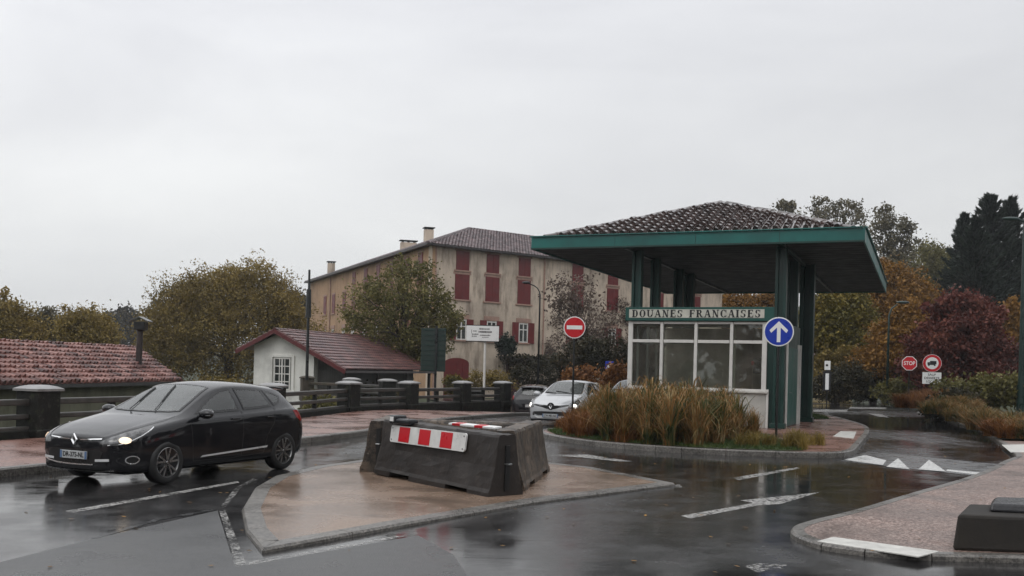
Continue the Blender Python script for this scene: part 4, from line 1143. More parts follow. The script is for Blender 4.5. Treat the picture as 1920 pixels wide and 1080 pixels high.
for x, y, a, b_, z0 in ((-4.28, .25, .32, .3, 3.44), (-4.26, 2.6, .32, .3, 3.44), (-4.3, 6.4, .36, .34, 0), (-4.28, 8.2, .40, .34, 0), (.40, -.02, .34, .30, 0), (.28, 3.95, .38, .36, 0), (.62, 5.5, .50, .42, 0)):
    hpost(x, y, a, b_, z0).build('post', M['greend'] if x > 0 else M['greenpost'], can, bevel=.012)

# ================================================================== HOTEL
C = Vector((-6.2, 74.4)); dF = Vector((.783, .622)); dL = Vector((-.406, .914)); nF = Vector((-.622, .783)); nL = Vector((.914, .406))
F_ = C + dF * 33.3; Lf = C + dL * 41; bis = (dF + dL).normalized(); sn = math.sin(R(37.7))
hotel = empty('hotel_building', (C.x, C.y, -1.2), 0, 'large three storey ochre building with oxblood shutters behind the green tree', 'building')
def wallq(m_, a, b_, z0, z1, th_=.4):
    """wall slab whose outer face runs a -> b"""
    d = (b_ - a).normalized(); n_ = Vector((-d.y, d.x))
    m_.prism([tuple(a), tuple(b_), tuple(b_ + n_ * th_), tuple(a + n_ * th_)], z0, z1)
Fb = F_ + nF * 12; Lb = Lf + nL * 12; I_ = C + bis * (12 / sn)
mb = MB(); wallq(mb, C, F_, -1.2, 11); wallq(mb, F_ + dF * .001, Fb, -1.2, 11); wallq(mb, Fb, I_, -1.2, 11)
mb.build('front_wall', M['hotel'], hotel, world=True)
mb = MB(); wallq(mb, Lf, C + dL * .02, -1.2, 11); wallq(mb, I_, Lb, -1.2, 11); wallq(mb, Lb, Lf, -1.2, 11)
mb.build('side_wall', M['hotel2'], hotel, world=True)
A_ = C + bis * (6 / sn); RF = F_ + nF * 6 - dF * 5; RL = Lf + nL * 6 - dL * 4
oc = C - bis * (.55 / sn); oF = F_ - nF * .55 + dF * .55; oFb = Fb + nF * .55 + dF * .55; oL = Lf - nL * .55 + dL * .55; oLb = Lb + nL * .55 + dL * .55; oI = I_ + bis * .9
v3 = lambda p, z: (p.x, p.y, z)
ZE, ZRH = 10.85, 13.45
mb = MB()
tile_plane(mb, v3(oc, ZE), v3(oF, ZE), v3(A_, ZRH), v3(RF, ZRH), .30, .42, .07, .8)
tile_plane(mb, v3(oL, ZE), v3(oc, ZE), v3(RL, ZRH), v3(A_, ZRH), .30, .42, .07, .8)
mb.add([v3(oLb, ZE), v3(oL, ZE), v3(RL, ZRH)], [(0, 1, 2)]); mb.add([v3(oF, ZE), v3(oFb, ZE), v3(RF, ZRH)], [(0, 1, 2)])
mb.add([v3(oFb, ZE), v3(oI, ZE), v3(A_, ZRH), v3(RF, ZRH)], [(0, 1, 2, 3)]); mb.add([v3(oI, ZE), v3(oLb, ZE), v3(RL, ZRH), v3(A_, ZRH)], [(0, 1, 2, 3)])
ridge_tiles(mb, v3(oc, ZE + .06), v3(A_, ZRH + .02), .16); ridge_tiles(mb, v3(A_, ZRH), v3(RF, ZRH), .16); ridge_tiles(mb, v3(A_, ZRH), v3(RL, ZRH), .16)
roof = mb.build('roof', M['tile_hotel'], hotel, world=True)
mb = MB(); q = Vector((0, 0, 1))
for a, b_ in ((oL, oc), (oc, oF)):
    mb.beam(v3(a, ZE - .02), v3(b_, ZE - .02), .10, .16)
    d = (b_ - a).normalized(); n_ = Vector((-d.y, d.x)); mb.add([v3(a, ZE - .09), v3(b_, ZE - .09), v3(b_ + n_ * .6, ZE - .05), v3(a + n_ * .6, ZE - .05)], [(0, 1, 2, 3)])
mb.build('gutter', pm('dark_gutter', (.03, .026, .026), .5, var=.3), hotel, world=True)
def chimney(p, w1, w2, z0, z1, rz):
    m_ = MB(); m_.box((p[0], p[1], (z0 + z1) / 2), (w1, w2, z1 - z0), rz); ch = m_.build('chimney', M['hotel'], roof)
    ch.data.transform(Matrix.Translation(-Vector(hotel.location)))
    m_ = MB(); m_.box((p[0], p[1], z1 + .18), (w1 + .22, w2 + .22, .07), rz)
    for sx_ in (-1, 0, 1): m_.box((p[0] + sx_ * w1 * .38 * math.cos(rz), p[1] + sx_ * w1 * .38 * math.sin(rz), z1 + .07), (.12, w2 * .9, .16), rz)
    cp = m_.build('chimney_cap', M['stone'], ch); cp.data.transform(Matrix.Translation(-Vector(hotel.location)))
chimney((-8.15, 93.9), .8, .8, 11.5, 14.6, 0.3); chimney((-10.6, 99.2), 1.55, .7, 11.5, 14.0, .3); chimney((-20.5, 111.6), .75, .75, 10.9, 13.0, .3)
def fpt(base, d, n_, s, out, z): p = base + d * s - n_ * out; return Vector((p.x, p.y, z))
def shutter_closed(base, d, n_, s, z0, z1, wd_):
    m_ = MB(); rz = math.atan2(d.y, d.x)
    for k in (-1, 1):
        c = fpt(base, d, n_, s + k * wd_ / 4, .03, (z0 + z1) / 2); m_.box(c, (wd_ / 2 - .012, .05, z1 - z0), rz)
        for j in range(4): m_.box(fpt(base, d, n_, s + k * wd_ / 4, .058, z0 + (z1 - z0) * (j + .5) / 4), (wd_ / 2 - .06, .012, .035), rz)
    sh = m_.build('shutter', M['shutter'], hotel, world=True)
    m_ = MB(); m_.box(fpt(base, d, n_, s, .05, z0 - .07), (wd_ + .34, .12, .12), rz); m_.build('sill', M['lintel'], hotel, world=True)
    m_ = MB(); m_.box(fpt(base, d, n_, s, .02, z1 + .09), (wd_ + .3, .05, .16), rz); m_.build('lintel', M['lintel'], hotel, world=True)
def window_open(base, d, n_, s, z0, z1, wd_, shut=True):
    rz = math.atan2(d.y, d.x)
    m_ = MB(); m_.box(fpt(base, d, n_, s, .005, (z0 + z1) / 2), (wd_, .02, z1 - z0), rz); wn = m_.build('window', M['cglass'], hotel, world=True)
    m_ = MB()
    for x in (-wd_ / 2 + .05, 0, wd_ / 2 - .05): m_.box(fpt(base, d, n_, s + x, .03, (z0 + z1) / 2), (.09, .05, z1 - z0), rz)
    for z in (z0 + .05, (z0 + z1 * 2) / 3, z1 - .05): m_.box(fpt(base, d, n_, s, .03, z), (wd_ - .2, .045, .08), rz)
    fr = m_.build('frame', M['white'], wn); fr.data.transform(Matrix.Translation(-Vector(hotel.location)))
    if shut:
        for k in (-1, 1):
            m_ = MB(); m_.box(fpt(base, d, n_, s + k * (wd_ / 2 + .34), .05, (z0 + z1) / 2), (.62, .05, z1 - z0 + .1), rz); m_.build('shutter', M['shutter'], hotel, world=True)
    m_ = MB(); m_.box(fpt(base, d, n_, s, .05, z0 - .06), (wd_ + .3, .14, .11), rz); m_.build('sill', M['lintel'], hotel, world=True)
    m_ = MB(); m_.box(fpt(base, d, n_, s, .03, z1 + .22), (wd_ + .5, .07, .34), rz); m_.build('lintel', M['lintel'], hotel, world=True)
for s in (2.85, 5.75, 8.95, 14.7, 18.8, 24.5, 29.5):
    shutter_closed(C, dF, nF, s, 9.18, 10.62, 1.22); shutter_closed(C, dF, nF, s, 6.95, 8.85, 1.34); window_open(C, dF, nF, s, 3.85, 5.4, .95)
for s in (2.5, 6, 10, 14, 18, 22.1, 25.6, 29.9, 33.6, 37.5):
    if s < 36: shutter_closed(C, dL, -Vector((-nL.x, -nL.y)), s, 6.95, 8.85, 1.15)
    if s < 24: shutter_closed(C, dL, nL, s, 9.3, 10.5, 1.1)
    window_open(C, dL, nL, s, 3.9, 5.3, .95, s < 20)
# arched carriage door and the small door
rzF = math.atan2(dF.y, dF.x)
mb = MB(); pts = [(-1.15, -.6), (1.15, -.6), (1.15, 2.05)] + [(1.15 * math.cos(R(a)), 2.05 + .42 * math.sin(R(a))) for a in range(15, 180, 15)] + [(-1.15, 2.05)]
a3 = [fpt(C, dF, nF, 2.5 + p[0], .05, p[1]) for p in pts]; b3 = [fpt(C, dF, nF, 2.5 + p[0], -.1, p[1]) for p in pts]; n = len(pts)
mb.add(a3 + b3, [tuple(range(n)), tuple(range(n, 2 * n))[::-1]] + [(i, n + i, n + (i + 1) % n, (i + 1) % n) for i in range(n)])
for x in (-.55, 0, .55): mb.box(fpt(C, dF, nF, 2.5 + x, .055, .8), (.03, .03, 2.6), rzF)
mb.build('carriage_door', M['shutter'], hotel, world=True)
mb = MB(); mb.box(fpt(C, dF, nF, 8.0, .03, .75), (1.35, .08, 2.7), rzF); mb.box(fpt(C, dF, nF, 8.0, .08, 1.4), (.9, .02, .9), rzF); mb.build('door', pm('dark_plum_door', S(62, 28, 32), .5), hotel, world=True)
for s_, dd, nn_ in ((31.2, dL, nL), (11.0, dF, nF), (.35, dF, nF)):
    mb = MB(); mb.cyl(fpt(C, dd, nn_, s_, .09, -1), fpt(C, dd, nn_, s_, .09, 10.8), .06, n=8); mb.build('downpipe', M['lintel'], hotel, world=True)
# vine canopy and lamp-like brackets along the ground floor
mb = MB()
for s in np.arange(10.5, 24, 2.2): mb.box(fpt(C, dF, nF, s, 1.6, .8), (.12, .12, 3.4), rzF)
mb.beam(fpt(C, dF, nF, 6.5, 1.6, 2.5), fpt(C, dF, nF, 24, 1.6, 2.5), .14, .14); mb.beam(fpt(C, dF, nF, 6.5, .15, 2.6), fpt(C, dF, nF, 24, .15, 2.6), .14, .14)
for s in np.arange(6.6, 24, .8): mb.beam(fpt(C, dF, nF, s, 0.05, 2.68), fpt(C, dF, nF, s, 1.9, 2.6), .08, .08)
perg = mb.build('pergola', M['wood']); tag(perg, 'dark timber pergola along the ground floor of the ochre building', 'pergola')

# ================================================================== WHITE GABLED HOUSE
HU = Vector((.303, .953)); HG = Vector((.953, -.303)); ap = Vector((-11.95, 50.0))
house = empty('gabled_house', (ap.x, ap.y, -2.6), 0, 'low white gabled house with dark red tiled roof beside the parapet', 'house')
hp3 = lambda a, t_, z: Vector((ap.x + HG.x * a + HU.x * t_, ap.y + HG.y * a + HU.y * t_, z))
sl = .485
roofz = lambda a: 3.45 - sl * abs(a)
wl, wr = -1.45, 1.98
mb = MB()
f_ = [hp3(wl, .5, -2.6), hp3(wr, .5, -2.6), hp3(wr, .5, roofz(wr) - .12), hp3(0, .5, 3.3), hp3(wl, .5, roofz(wl) - .12)]
b_ = [hp3(wl, 11, -2.6), hp3(wr, 11, -2.6), hp3(wr, 11, roofz(wr) - .12), hp3(0, 11, 3.3), hp3(wl, 11, roofz(wl) - .12)]
mb.add(f_ + b_, [(0, 1, 2, 3, 4), (9, 8, 7, 6, 5), (1, 6, 7, 2), (0, 4, 9, 5), (2, 7, 8, 3), (3, 8, 9, 4)])
mb.build('wall', M['whitew'], house, world=True)
mb = MB(); rzg = math.atan2(HG.y, HG.x)
hh = [hp3(wr + .02, .9, -2.6), hp3(3.55, .9, -2.6), hp3(3.55, .9, roofz(3.55) - .12), hp3(wr + .02, .9, roofz(wr) - .12)]
hb = [p + Vector((HU.x, HU.y, 0)) * 8.5 for p in hh]
mb.add(hh + hb, [(0, 1, 2, 3), (7, 6, 5, 4), (1, 5, 6, 2), (3, 2, 6, 7), (0, 3, 7, 4)]); mb.build('lean_to', pm('grey_lean_to_boards', (.05, .048, .042), .7, var=.4, scale=2, mapscale=(6, 6, .5)), house, world=True)
mb = MB()
tile_plane(mb, hp3(3.95, 0, roofz(3.95)), hp3(3.95, 11.6, roofz(3.95)), hp3(0, 0, 3.45), hp3(0, 11.6, 3.45), .25, .34, .035, .94, .006)
tile_plane(mb, hp3(-2.15, 11.6, roofz(2.15)), hp3(-2.15, 0, roofz(2.15)), hp3(0, 11.6, 3.45), hp3(0, 0, 3.45), .25, .34, .035, .94, .006)
ridge_tiles(mb, hp3(0, 0, 3.47), hp3(0, 11.6, 3.47), .11)
hr = mb.build('roof', M['tile_house'], house, world=True)
for t_ in (-.03, 11.63):
    mb = MB(); mb.beam(hp3(-2.2, t_, roofz(2.2) - .11), hp3(0, t_, 3.36), .05, .2); mb.beam(hp3(0, t_, 3.36), hp3(4.0, t_, roofz(4.0) - .11), .05, .2)
    mb.build('bargeboard', M['board'], house, world=True)
mb = MB(); mb.beam(hp3(3.98, 0, roofz(3.98) - .1), hp3(3.98, 11.6, roofz(3.98) - .1), .08, .12); mb.build('gutter', pm('pale_gutter', (.10, .09, .09), .4, var=.3), house, world=True)
wc = .22; mb = MB(); mb.box(hp3(wc, .485, 1.22), (.95, .03, 1.58), rzg); wn = mb.build('window', M['cglass'], house, world=True)
mb = MB()
for x in (-.44, -.15, .15, .44): mb.box(hp3(wc + x, .455, 1.22), (.06 if abs(x) > .3 else .035, .05, 1.62), rzg)
mb.box(hp3(wc, .45, 1.22), (.07, .06, 1.6), rzg)
for z in (.45, .83, 1.22, 1.61, 2.0): mb.box(hp3(wc, .457, z), (.86, .045, .05), rzg)
fr = mb.build('frame', M['white'], wn); fr.data.transform(Matrix.Translation(-Vector(house.location)))
mb = MB()
for x in (-.62, .62): mb.box(hp3(wc + x, .46, 1.22), (.14, .10, 1.85), rzg)
mb.box(hp3(wc, .46, 2.11), (1.1, .10, .10), rzg); mb.box(hp3(wc, .44, .34), (1.5, .14, .09), rzg); mb.build('sill', M['whitew'], wn).data.transform(Matrix.Translation(-Vector(house.location)))
for t_ in (.4, 4.2, 8, 11.3):
    mb = MB(); mb.box(hp3(3.75, t_, -.5), (.14, .14, 4.0), rzg); mb.build('roof_post', M['wood'], house, world=True)

# ================================================================== LOW TILED HOUSE, FAR LEFT
low = empty('low_outbuilding', (-15, 36, -2.6), 0, 'low building with mottled red canal tile roof at the far left', 'house')
E0, E1, Q0_, Q1_ = Vector((-16.5, 22, .91)), Vector((-13.8, 41.6, .91)), Vector((-19.5, 24.6, 2.30)), Vector((-16.7, 44.3, 2.26))
B0, B1 = Vector((-22.5, 27, .9)), Vector((-19.6, 47, .9))
mb = MB(); tile_plane(mb, E0, E1, Q0_, Q1_, .25, .38, .085, .70, .03); mb.add([tuple(B1), tuple(B0), tuple(Q0_), tuple(Q1_)], [(0, 1, 2, 3)]); mb.add([tuple(E1), tuple(B1), tuple(Q1_)], [(0, 1, 2)]); mb.add([tuple(B0), tuple(E0), tuple(Q0_)], [(0, 1, 2)])
ridge_tiles(mb, Q0_, Q1_, .13); ridge_tiles(mb, E1, Q1_, .12)
lr = mb.build('roof', M['tile_red'], low, world=True)
mb = MB(); s_ = Vector((-.35, .05, 0))
mb.prism([tuple((E0 + s_)[:2]), tuple((E1 + s_ + Vector((0, -.3, 0)))[:2]), (-19.4, 46.5), (-22.3, 27.2)], -2.6, .86)
mb.build('wall', mat_wall('mossy_cream_render', (.15, .145, .10), (.05, .055, .03), .6, .8), low, world=True)
mb = MB(); mb.beam(E0 + Vector((.03, 0, -.07)), E1 + Vector((.03, 0, -.07)), .10, .12); mb.build('gutter', pm('zinc_gutter', (.06, .06, .06), .4, var=.3), low, world=True)
mb = MB()
for y, z0, z1, w_ in ((30, -1.4, -.2, 1.2), (36.5, -1.4, -.2, 1.2)):
    x = -15.4 + .14 * (y - 30) - .33; mb.box((x + .02, y, (z0 + z1) / 2), (.06, w_, z1 - z0))
mb.build('window', M['cglass'], low, world=True)
fl = empty('chimney_flue', (-15.35, 41.0, 1.3), 0, 'dark metal chimney flue with pitched cowl on the red tiled roof', 'chimney')
mb = MB(); mb.cyl((0, 0, 0), (.03, 0, 1.75), .13, .12, 14); mb.cyl((0, 0, .0), (0, 0, .3), .2, .14, 14); mb.build('pipe', pm('sooty_pipe', (.04, .03, .028), .5, .3, var=.4), fl, smooth=True, auto=40)
mb = MB(); mb.box((.06, 0, 1.86), (.44, .42, .34)); mb.cyl((.06, 0, 1.62), (.06, 0, 1.72), .12, .22, 14); mb.build('cowl', M['blackm'], fl, bevel=.02)
mb = MB(); mb.add([(-.36, -.3, 2.06), (.06, -.3, 2.24), (.44, -.3, 2.06), (-.36, .3, 2.06), (.06, .3, 2.24), (.44, .3, 2.06), (-.36, -.3, 2.02), (.06, -.3, 2.2), (.44, -.3, 2.02), (-.36, .3, 2.02), (.06, .3, 2.2), (.44, .3, 2.02)],
    [(0, 1, 4, 3), (1, 2, 5, 4), (6, 9, 10, 7), (7, 10, 11, 8), (0, 6, 7, 1), (1, 7, 8, 2), (3, 4, 10, 9), (4, 5, 11, 10), (0, 3, 9, 6), (2, 8, 11, 5)])
mb.build('cap', pm('grey_zinc', (.14, .14, .14), .35, .5, var=.3), fl)

# ================================================================== STONE PARAPET
PIL = [(-12.9, 13.0), (-9.9, 20.9), (-8.4, 24.8), (-6.9, 28.8), (-5.8, 35.6), (-4.0, 39.0), (-2.1, 42.7), (-0.4, 45.2)]
plab = ['stone parapet pillar at the far left, just outside the frame edge', 'nearest stone parapet pillar, beside the black hatchback bonnet', 'stone parapet pillar hidden behind the black hatchback roof', 'stone parapet pillar just behind the black hatchback tail',
        'stone parapet pillar in front of the white house lean-to', 'stone parapet pillar below the big tree, left of the arched red door', 'stone parapet pillar in front of the arched red door', 'last stone parapet pillar, right of the white sign post']
GP = 'stone pillars of the roadside parapet'
def pillar(x, y, ang, wd_, h, label, z0=.05, m1=None, cap_m=None):
    p = empty('parapet_pillar', (x, y, z0), ang, label, 'pillar', GP)
    m_ = MB(); m_.box((0, 0, h / 2 - .7), (wd_ * .92, wd_ * .92, h + 1.4)); m_.box((0, 0, .12), (wd_ * 1.04, wd_ * 1.04, .24)); m_.build('shaft', m1 or M['stone'], p, bevel=.03)
    m_ = MB(); w2 = wd_ * .53; t_ = .05; vs = [(-w2, -w2, h), (w2, -w2, h), (w2, w2, h), (-w2, w2, h), (-w2, -w2, h + t_), (w2, -w2, h + t_), (w2, w2, h + t_), (-w2, w2, h + t_)]
    for k, (sc_, hz) in enumerate(((.72, .045), (.38, .075))): vs += [(-w2 * sc_, -w2 * sc_, h + t_ + hz), (w2 * sc_, -w2 * sc_, h + t_ + hz), (w2 * sc_, w2 * sc_, h + t_ + hz), (-w2 * sc_, w2 * sc_, h + t_ + hz)]
    fs = [(3, 2, 1, 0)]
    for l in range(3):
        for k in range(4): fs.append((l * 4 + k, l * 4 + (k + 1) % 4, l * 4 + 4 + (k + 1) % 4, l * 4 + 4 + k))
    fs.append((12, 13, 14, 15)); m_.add(vs, fs); m_.build('cap', cap_m or M['cap'], p, smooth=True, auto=60)
    return p
def rails(a, b_, z0, label, zs, wd_=.14, m1=None):
    a, b_ = Vector(a), Vector(b_); d = (b_ - a).normalized()
    r_ = empty('parapet_railing', (a.x, a.y, z0), math.atan2(d.y, d.x), label, 'railing', 'stone rail panels between the parapet pillars')
    ln = (b_ - a).length
    for z, h in zs:
        m_ = MB(); m_.box((ln / 2, random.uniform(-.01, .01), z + random.uniform(-.008, .008)), (ln - .58, wd_, h)); m_.build('rail', m1 or M['railst'], r_, bevel=.025)
    m_ = MB(); m_.box((ln / 2, 0, -.55), (ln - .58, .3, 1.55)); m_.box((ln / 2, 0, .5), (.16, .11, .72)); m_.build('plinth', M['stone'], r_, bevel=.02)
    return r_
M['railst'] = mat_wall('grey_wet_rail_stone', (.06, .056, .05), (.02, .022, .016), .6, 3)
M['railst'].node_tree.nodes['Principled BSDF'].inputs['Roughness'].default_value = .45
for i, (x, y) in enumerate(PIL):
    j = min(i, len(PIL) - 2); ang = math.atan2(PIL[j + 1][1] - PIL[j][1], PIL[j + 1][0] - PIL[j][0])
    pillar(x, y, ang, .66 if i < 5 else .62, 1.03, plab[i])
rl = ['stone railing at the left frame edge', 'stone railing behind the black hatchback bonnet', 'stone railing behind the black hatchback windows', 'stone railing in front of the white house wall', 'stone railing left of the concrete barriers', 'stone railing under the arched red door', 'stone railing at the foot of the white sign post']
ZR_ = ((.80, .13), (.50, .11), (.24, .11))
for i, (a, b_) in enumerate(zip(PIL[:-1], PIL[1:])): rails(a, b_, .05, rl[i] if i else rl[0], ZR_)
# second parapet across the stream
P2 = [((-9.55, 46.6), 'tall brown stone pillar at the foot of the thin dark pole'), ((-7.15, 44.6), 'far parapet pillar above and left of the nearer row'), ((-5.4, 43.4), 'far parapet pillar in front of the dark shed under the red roof'), ((-1.75, 47.4), 'far parapet pillar left of the white sign post')]
for k, ((x, y), lb) in enumerate(P2): pillar(x, y, .4, .66 if k else .6, 1.03 if k < 3 else .85, lb, .05 if k < 3 else -.2, M['brownstone'] if k == 0 else None, M['brownstone'] if k == 0 else None)
rails(P2[0][0], P2[1][0], .05, 'far stone railing beside the brown pillar', ZR_, m1=M['brownstone']); rails(P2[1][0], P2[2][0], .05, 'far stone railing in front of the dark shed', ZR_)

# ================================================================== CONCRETE BARRIERS
def jersey(name, c, ang, ln, h, label, m1, z0=.047, tilt=0.0):
    r_ = empty(name, (c[0], c[1], z0), ang, label, 'barrier', 'concrete barriers parked on the traffic island'); r_.rotation_euler.y = tilt
    prof = [(.31, 0), (.31, .07), (.285, .12), (.21, .42), (.155, h - .04), (.135, h)]
    xs = [-ln / 2, -ln / 2 + .05, -ln * .34, -ln * .34 + .01, -ln * .16, -ln * .16 + .01, ln * .16, ln * .16 + .01, ln * .34, ln * .34 + .01, ln / 2 - .05, ln / 2]
    raisd = [0, 0, 0, 1, 1, 0, 0, 1, 1, 0, 0, 0]
    m_ = MB(); k = len(prof) * 2
    for i, x in enumerate(xs):
        inset = .96 if i in (0, len(xs) - 1) else 1
        z_b = .075 if raisd[i] else 0
        full = [(-y, z) for y, z in prof] + [(y, z) for y, z in prof[::-1]]
        for y, z in full: m_.v.append((x, y * inset, max(z, z_b) if z < .1 else z))
    for i in range(len(xs) - 1):
        for j in range(k): m_.f.append((i * k + j, (i + 1) * k + j, (i + 1) * k + (j + 1) % k, i * k + (j + 1) % k)); m_.m.append(0)
    m_.f.append(tuple(range(k))[::-1]); m_.f.append(tuple(range((len(xs) - 1) * k, len(xs) * k))); m_.m += [0, 0]
    bd = m_.build('block', m1, r_)
    bm = bmesh.new(); bm.from_mesh(bd.data); bmesh.ops.subdivide_edges(bm, edges=[e for e in bm.edges if e.calc_length() > .12], cuts=3, use_grid_fill=True)
    rr = random.Random(int(ln * 100 + c[0] * 37))
    for v in bm.verts:
        n1 = math.sin(v.co.x * 7.3 + c[0] * 5) * math.cos(v.co.z * 9 + v.co.y * 4); k_ = .008 * n1 + rr.uniform(-.004, .004)
        if v.co.z > .02: v.co += Vector((0, k_ if v.co.y > 0 else -k_, 0))
        if v.co.z > h - .03: v.co.z += rr.uniform(-.014, .004)
        if rr.random() < .05 and abs(abs(v.co.x) - ln / 2) < .06: v.co.x *= .985
    bm.to_mesh(bd.data); bm.free()
    b_ = bd.modifiers.new('bevel', 'BEVEL'); b_.width = .012; b_.segments = 2; b_.limit_method = 'ANGLE'; b_.angle_limit = R(40)
    for sx_ in (-1, 1):
        m_ = MB(); m_.box((sx_ * (ln / 2 + .012), 0, .40), (.03, .07, .62)); m_.build('joint_groove', M['black'], r_)
        m_ = MB(); m_.tube([(sx_ * (ln / 2), -.03, .46), (sx_ * (ln / 2 + .07), -.02, .46), (sx_ * (ln / 2 + .07), .03, .46), (sx_ * (ln / 2), .04, .46)], .012, 6); m_.build('coupling_loop', M['metal'], r_)
    return r_
ff = Vector((.604, -.797)); bk = Vector((.797, .604))
a0, a1 = G(700, 887, .07), G(914, 929, .07)
fdir = (a1 - a0).xy.normalized(); bdir = Vector((-fdir.y, fdir.x)) if Vector((-fdir.y, fdir.x)).y > 0 else Vector((fdir.y, -fdir.x))
LA = (a1 - a0).xy.length; cA = (a0 + a1).xy / 2 + bdir * .31; angA = math.atan2(fdir.y, fdir.x)
A = jersey('concrete_barrier', cA, angA, LA, .86, 'black concrete barrier carrying the red and white striped panel', M['barrier'], tilt=R(.8))
b0, b1 = G(984, 919, .07), G(1032, 880, .07)
bd_ = (b1 - b0).xy.normalized(); bn = Vector((-bd_.y, bd_.x)); LB = (b1 - b0).xy.length
cB = (b0 + b1).xy / 2 + bn * .31
jersey('concrete_barrier', cB, math.atan2(bd_.y, bd_.x), LB, .86, 'stained brown concrete barrier at the right end of the island group', M['barrierb'])
jersey('concrete_barrier', (-2.13, 17.35), math.atan2(.95, .02), 2.1, .84, 'speckled brown concrete barrier seen end on at the left of the group', M['barrierb'])
jersey('concrete_barrier', (-.60, 18.75), math.atan2(-.10, .97), 2.3, .74, 'pale stained concrete barrier closing the back of the group', M['barrierb'])
# striped panel on barrier A's sloped face (local: x along, -y faces camera)
face_sign = -1 if (Matrix.Rotation(angA, 2) @ Vector((0, -1))).y < 0 else 1
pn = empty('warning_sign', (cA.x, cA.y, .07), angA, 'white panel with three red squares bolted to the black barrier', 'sign')
def yf(z): return face_sign * (.155 + (.21 - .155) * (.82 - z) / .40 + .02)
sgnx = 1
xl, xr = -LA / 2 + .36, -LA / 2 + .36 + LA * .665
zt_, zb_ = .79, .53
def panel_quad(m_, x0, x1, z0, z1, out, th_=.012):
    vs = []
    for o in (0, th_):
        for x, z in ((x0, z0), (x1, z0), (x1, z1), (x0, z1)): vs.append((x, yf(z) + face_sign * (out + o), z))
    m_.add(vs, [(0, 1, 2, 3), (7, 6, 5, 4), (0, 4, 5, 1), (1, 5, 6, 2), (2, 6, 7, 3), (3, 7, 4, 0)])
mb = MB(); c = .035
P_ = [(xl + c, zb_), (xr - c, zb_), (xr - .01, zb_ + .012), (xr, zb_ + c), (xr, zt_ - c), (xr - .01, zt_ - .012), (xr - c, zt_), (xl + c, zt_), (xl + .01, zt_ - .012), (xl, zt_ - c), (xl, zb_ + c), (xl + .01, zb_ + .012)]
n = len(P_); mb.add([(x, yf(z) + face_sign * .0, z) for x, z in P_] + [(x, yf(z) + face_sign * .025, z) for x, z in P_], [tuple(range(n)), tuple(range(n, 2 * n))[::-1]] + [(i, (i + 1) % n, n + (i + 1) % n, n + i) for i in range(n)])
mb.build('panel', pm('dirty_white_sign', (.62, .62, .60), .35, var=.12, scale=6), pn)
for f in (.125, .405, .69):
    mb = MB(); x = xl + (xr - xl) * f; panel_quad(mb, x, x + (xr - xl) * .148, zb_ + .02, zt_ - .015, .027, .004); mb.build('red_square', M['red'], pn)
mb = MB()
for x in (xl + .05, xr - .05):
    for z in (zt_ - .04, zb_ + .04): mb.cyl((x, yf(z) + face_sign * .025, z), (x, yf(z) + face_sign * .034, z), .012, n=8)
mb.build('bolt', M['metal'], pn)
def lay(name, c, size, ang, mat, label, cat, bev=.01, tilt=0):
    m_ = MB(); m_.box((0, 0, 0), size); o = m_.build(name, mat, None, bevel=bev); o.location = c; o.rotation_euler = (tilt, 0, ang); tag(o, label, cat); return o
pbd = empty('striped_plank', (-.62, 15.42, .90), angA + .05, 'red and white plank lying across the tops of the barriers', 'plank'); pbd.rotation_euler.x = .1
mb = MB(); mb.box((.1, 0, 0), (1.15, .14, .03)); mb.build('plank', M['swhite'], pbd, bevel=.004)
for x in (-.28, .28): mb = MB(); mb.box((x, 0, .002), (.2, .143, .032)); mb.build('red_band', M['red'], pbd)
tb = empty('traffic_beacon', (-1.62, 15.45, .90), angA, 'black plastic beacon base with white sticker on the left end of the black barrier', 'beacon')
mb = MB(); mb.box((0, 0, .03), (.42, .20, .09)); mb.box((-.24, .0, .05), (.2, .22, .14)); mb.build('housing', M['plastic'], tb, bevel=.03)
mb = MB(); mb.box((-.24, -.115 if face_sign < 0 else .115, .06), (.10, .012, .07)); mb.build('sticker', M['swhite'], tb)
lay('reflector_plate', (-1.98, 16.22, .62), (.16, .03, .36), .3, M['swhite'], 'white reflector plate at the near end of the left barrier', 'reflector', .006, .05)
for k in range(9):
    c_ = (-1.4 + random.uniform(0, 1.7), 16.2 + random.uniform(0, 1.4)); s_ = random.uniform(.15, .34)
    m_ = MB(); m_.sphere((0, 0, 0), (s_, s_ * .7, s_ * .5), 7, 5); o = m_.build('rubble_stone', M['barrierb']); o.location = (c_[0], c_[1], .07 + s_ * .35 + (.25 if k % 3 == 0 else 0)); o.rotation_euler = (0, 0, k)
    tag(o, 'lump of broken concrete lying in the heap between the barriers', 'rubble', 'concrete lumps between the barriers')

# low block with a dark lid, bottom right
q0, q1 = G(1786, 1033, .066), G(1921, 1036, .066)
bl = empty('concrete_block', (q0.x + .1, q0.y + .55, .066), math.atan2(-.02, 1) - .03, 'low dark concrete block with a black slab on top, bottom right corner', 'block')
mb = MB(); mb.add([(-.06, -.52, 0), (2.6, -.62, 0), (2.6, .5, 0), (.40, .5, 0), (.0, -.48, .36), (2.55, -.56, .33), (2.55, .42, .36), (.47, .42, .36)], [(3, 2, 1, 0), (4, 5, 6, 7), (0, 1, 5, 4), (1, 2, 6, 5), (2, 3, 7, 6), (3, 0, 4, 7)])
mb.build('block', mat_wall('black_brown_concrete', (.018, .014, .010), (.008, .007, .006), .8, 3), bl, bevel=.03)
mb = MB(); mb.add([(.42, -.22, .36), (2.5, -.38, .34), (2.5, .38, .38), (.68, .38, .38), (.45, -.18, .45), (2.48, -.33, .43), (2.48, .34, .46), (.72, .32, .46)], [(3, 2, 1, 0), (4, 5, 6, 7), (0, 1, 5, 4), (1, 2, 6, 5), (2, 3, 7, 6), (3, 0, 4, 7)])
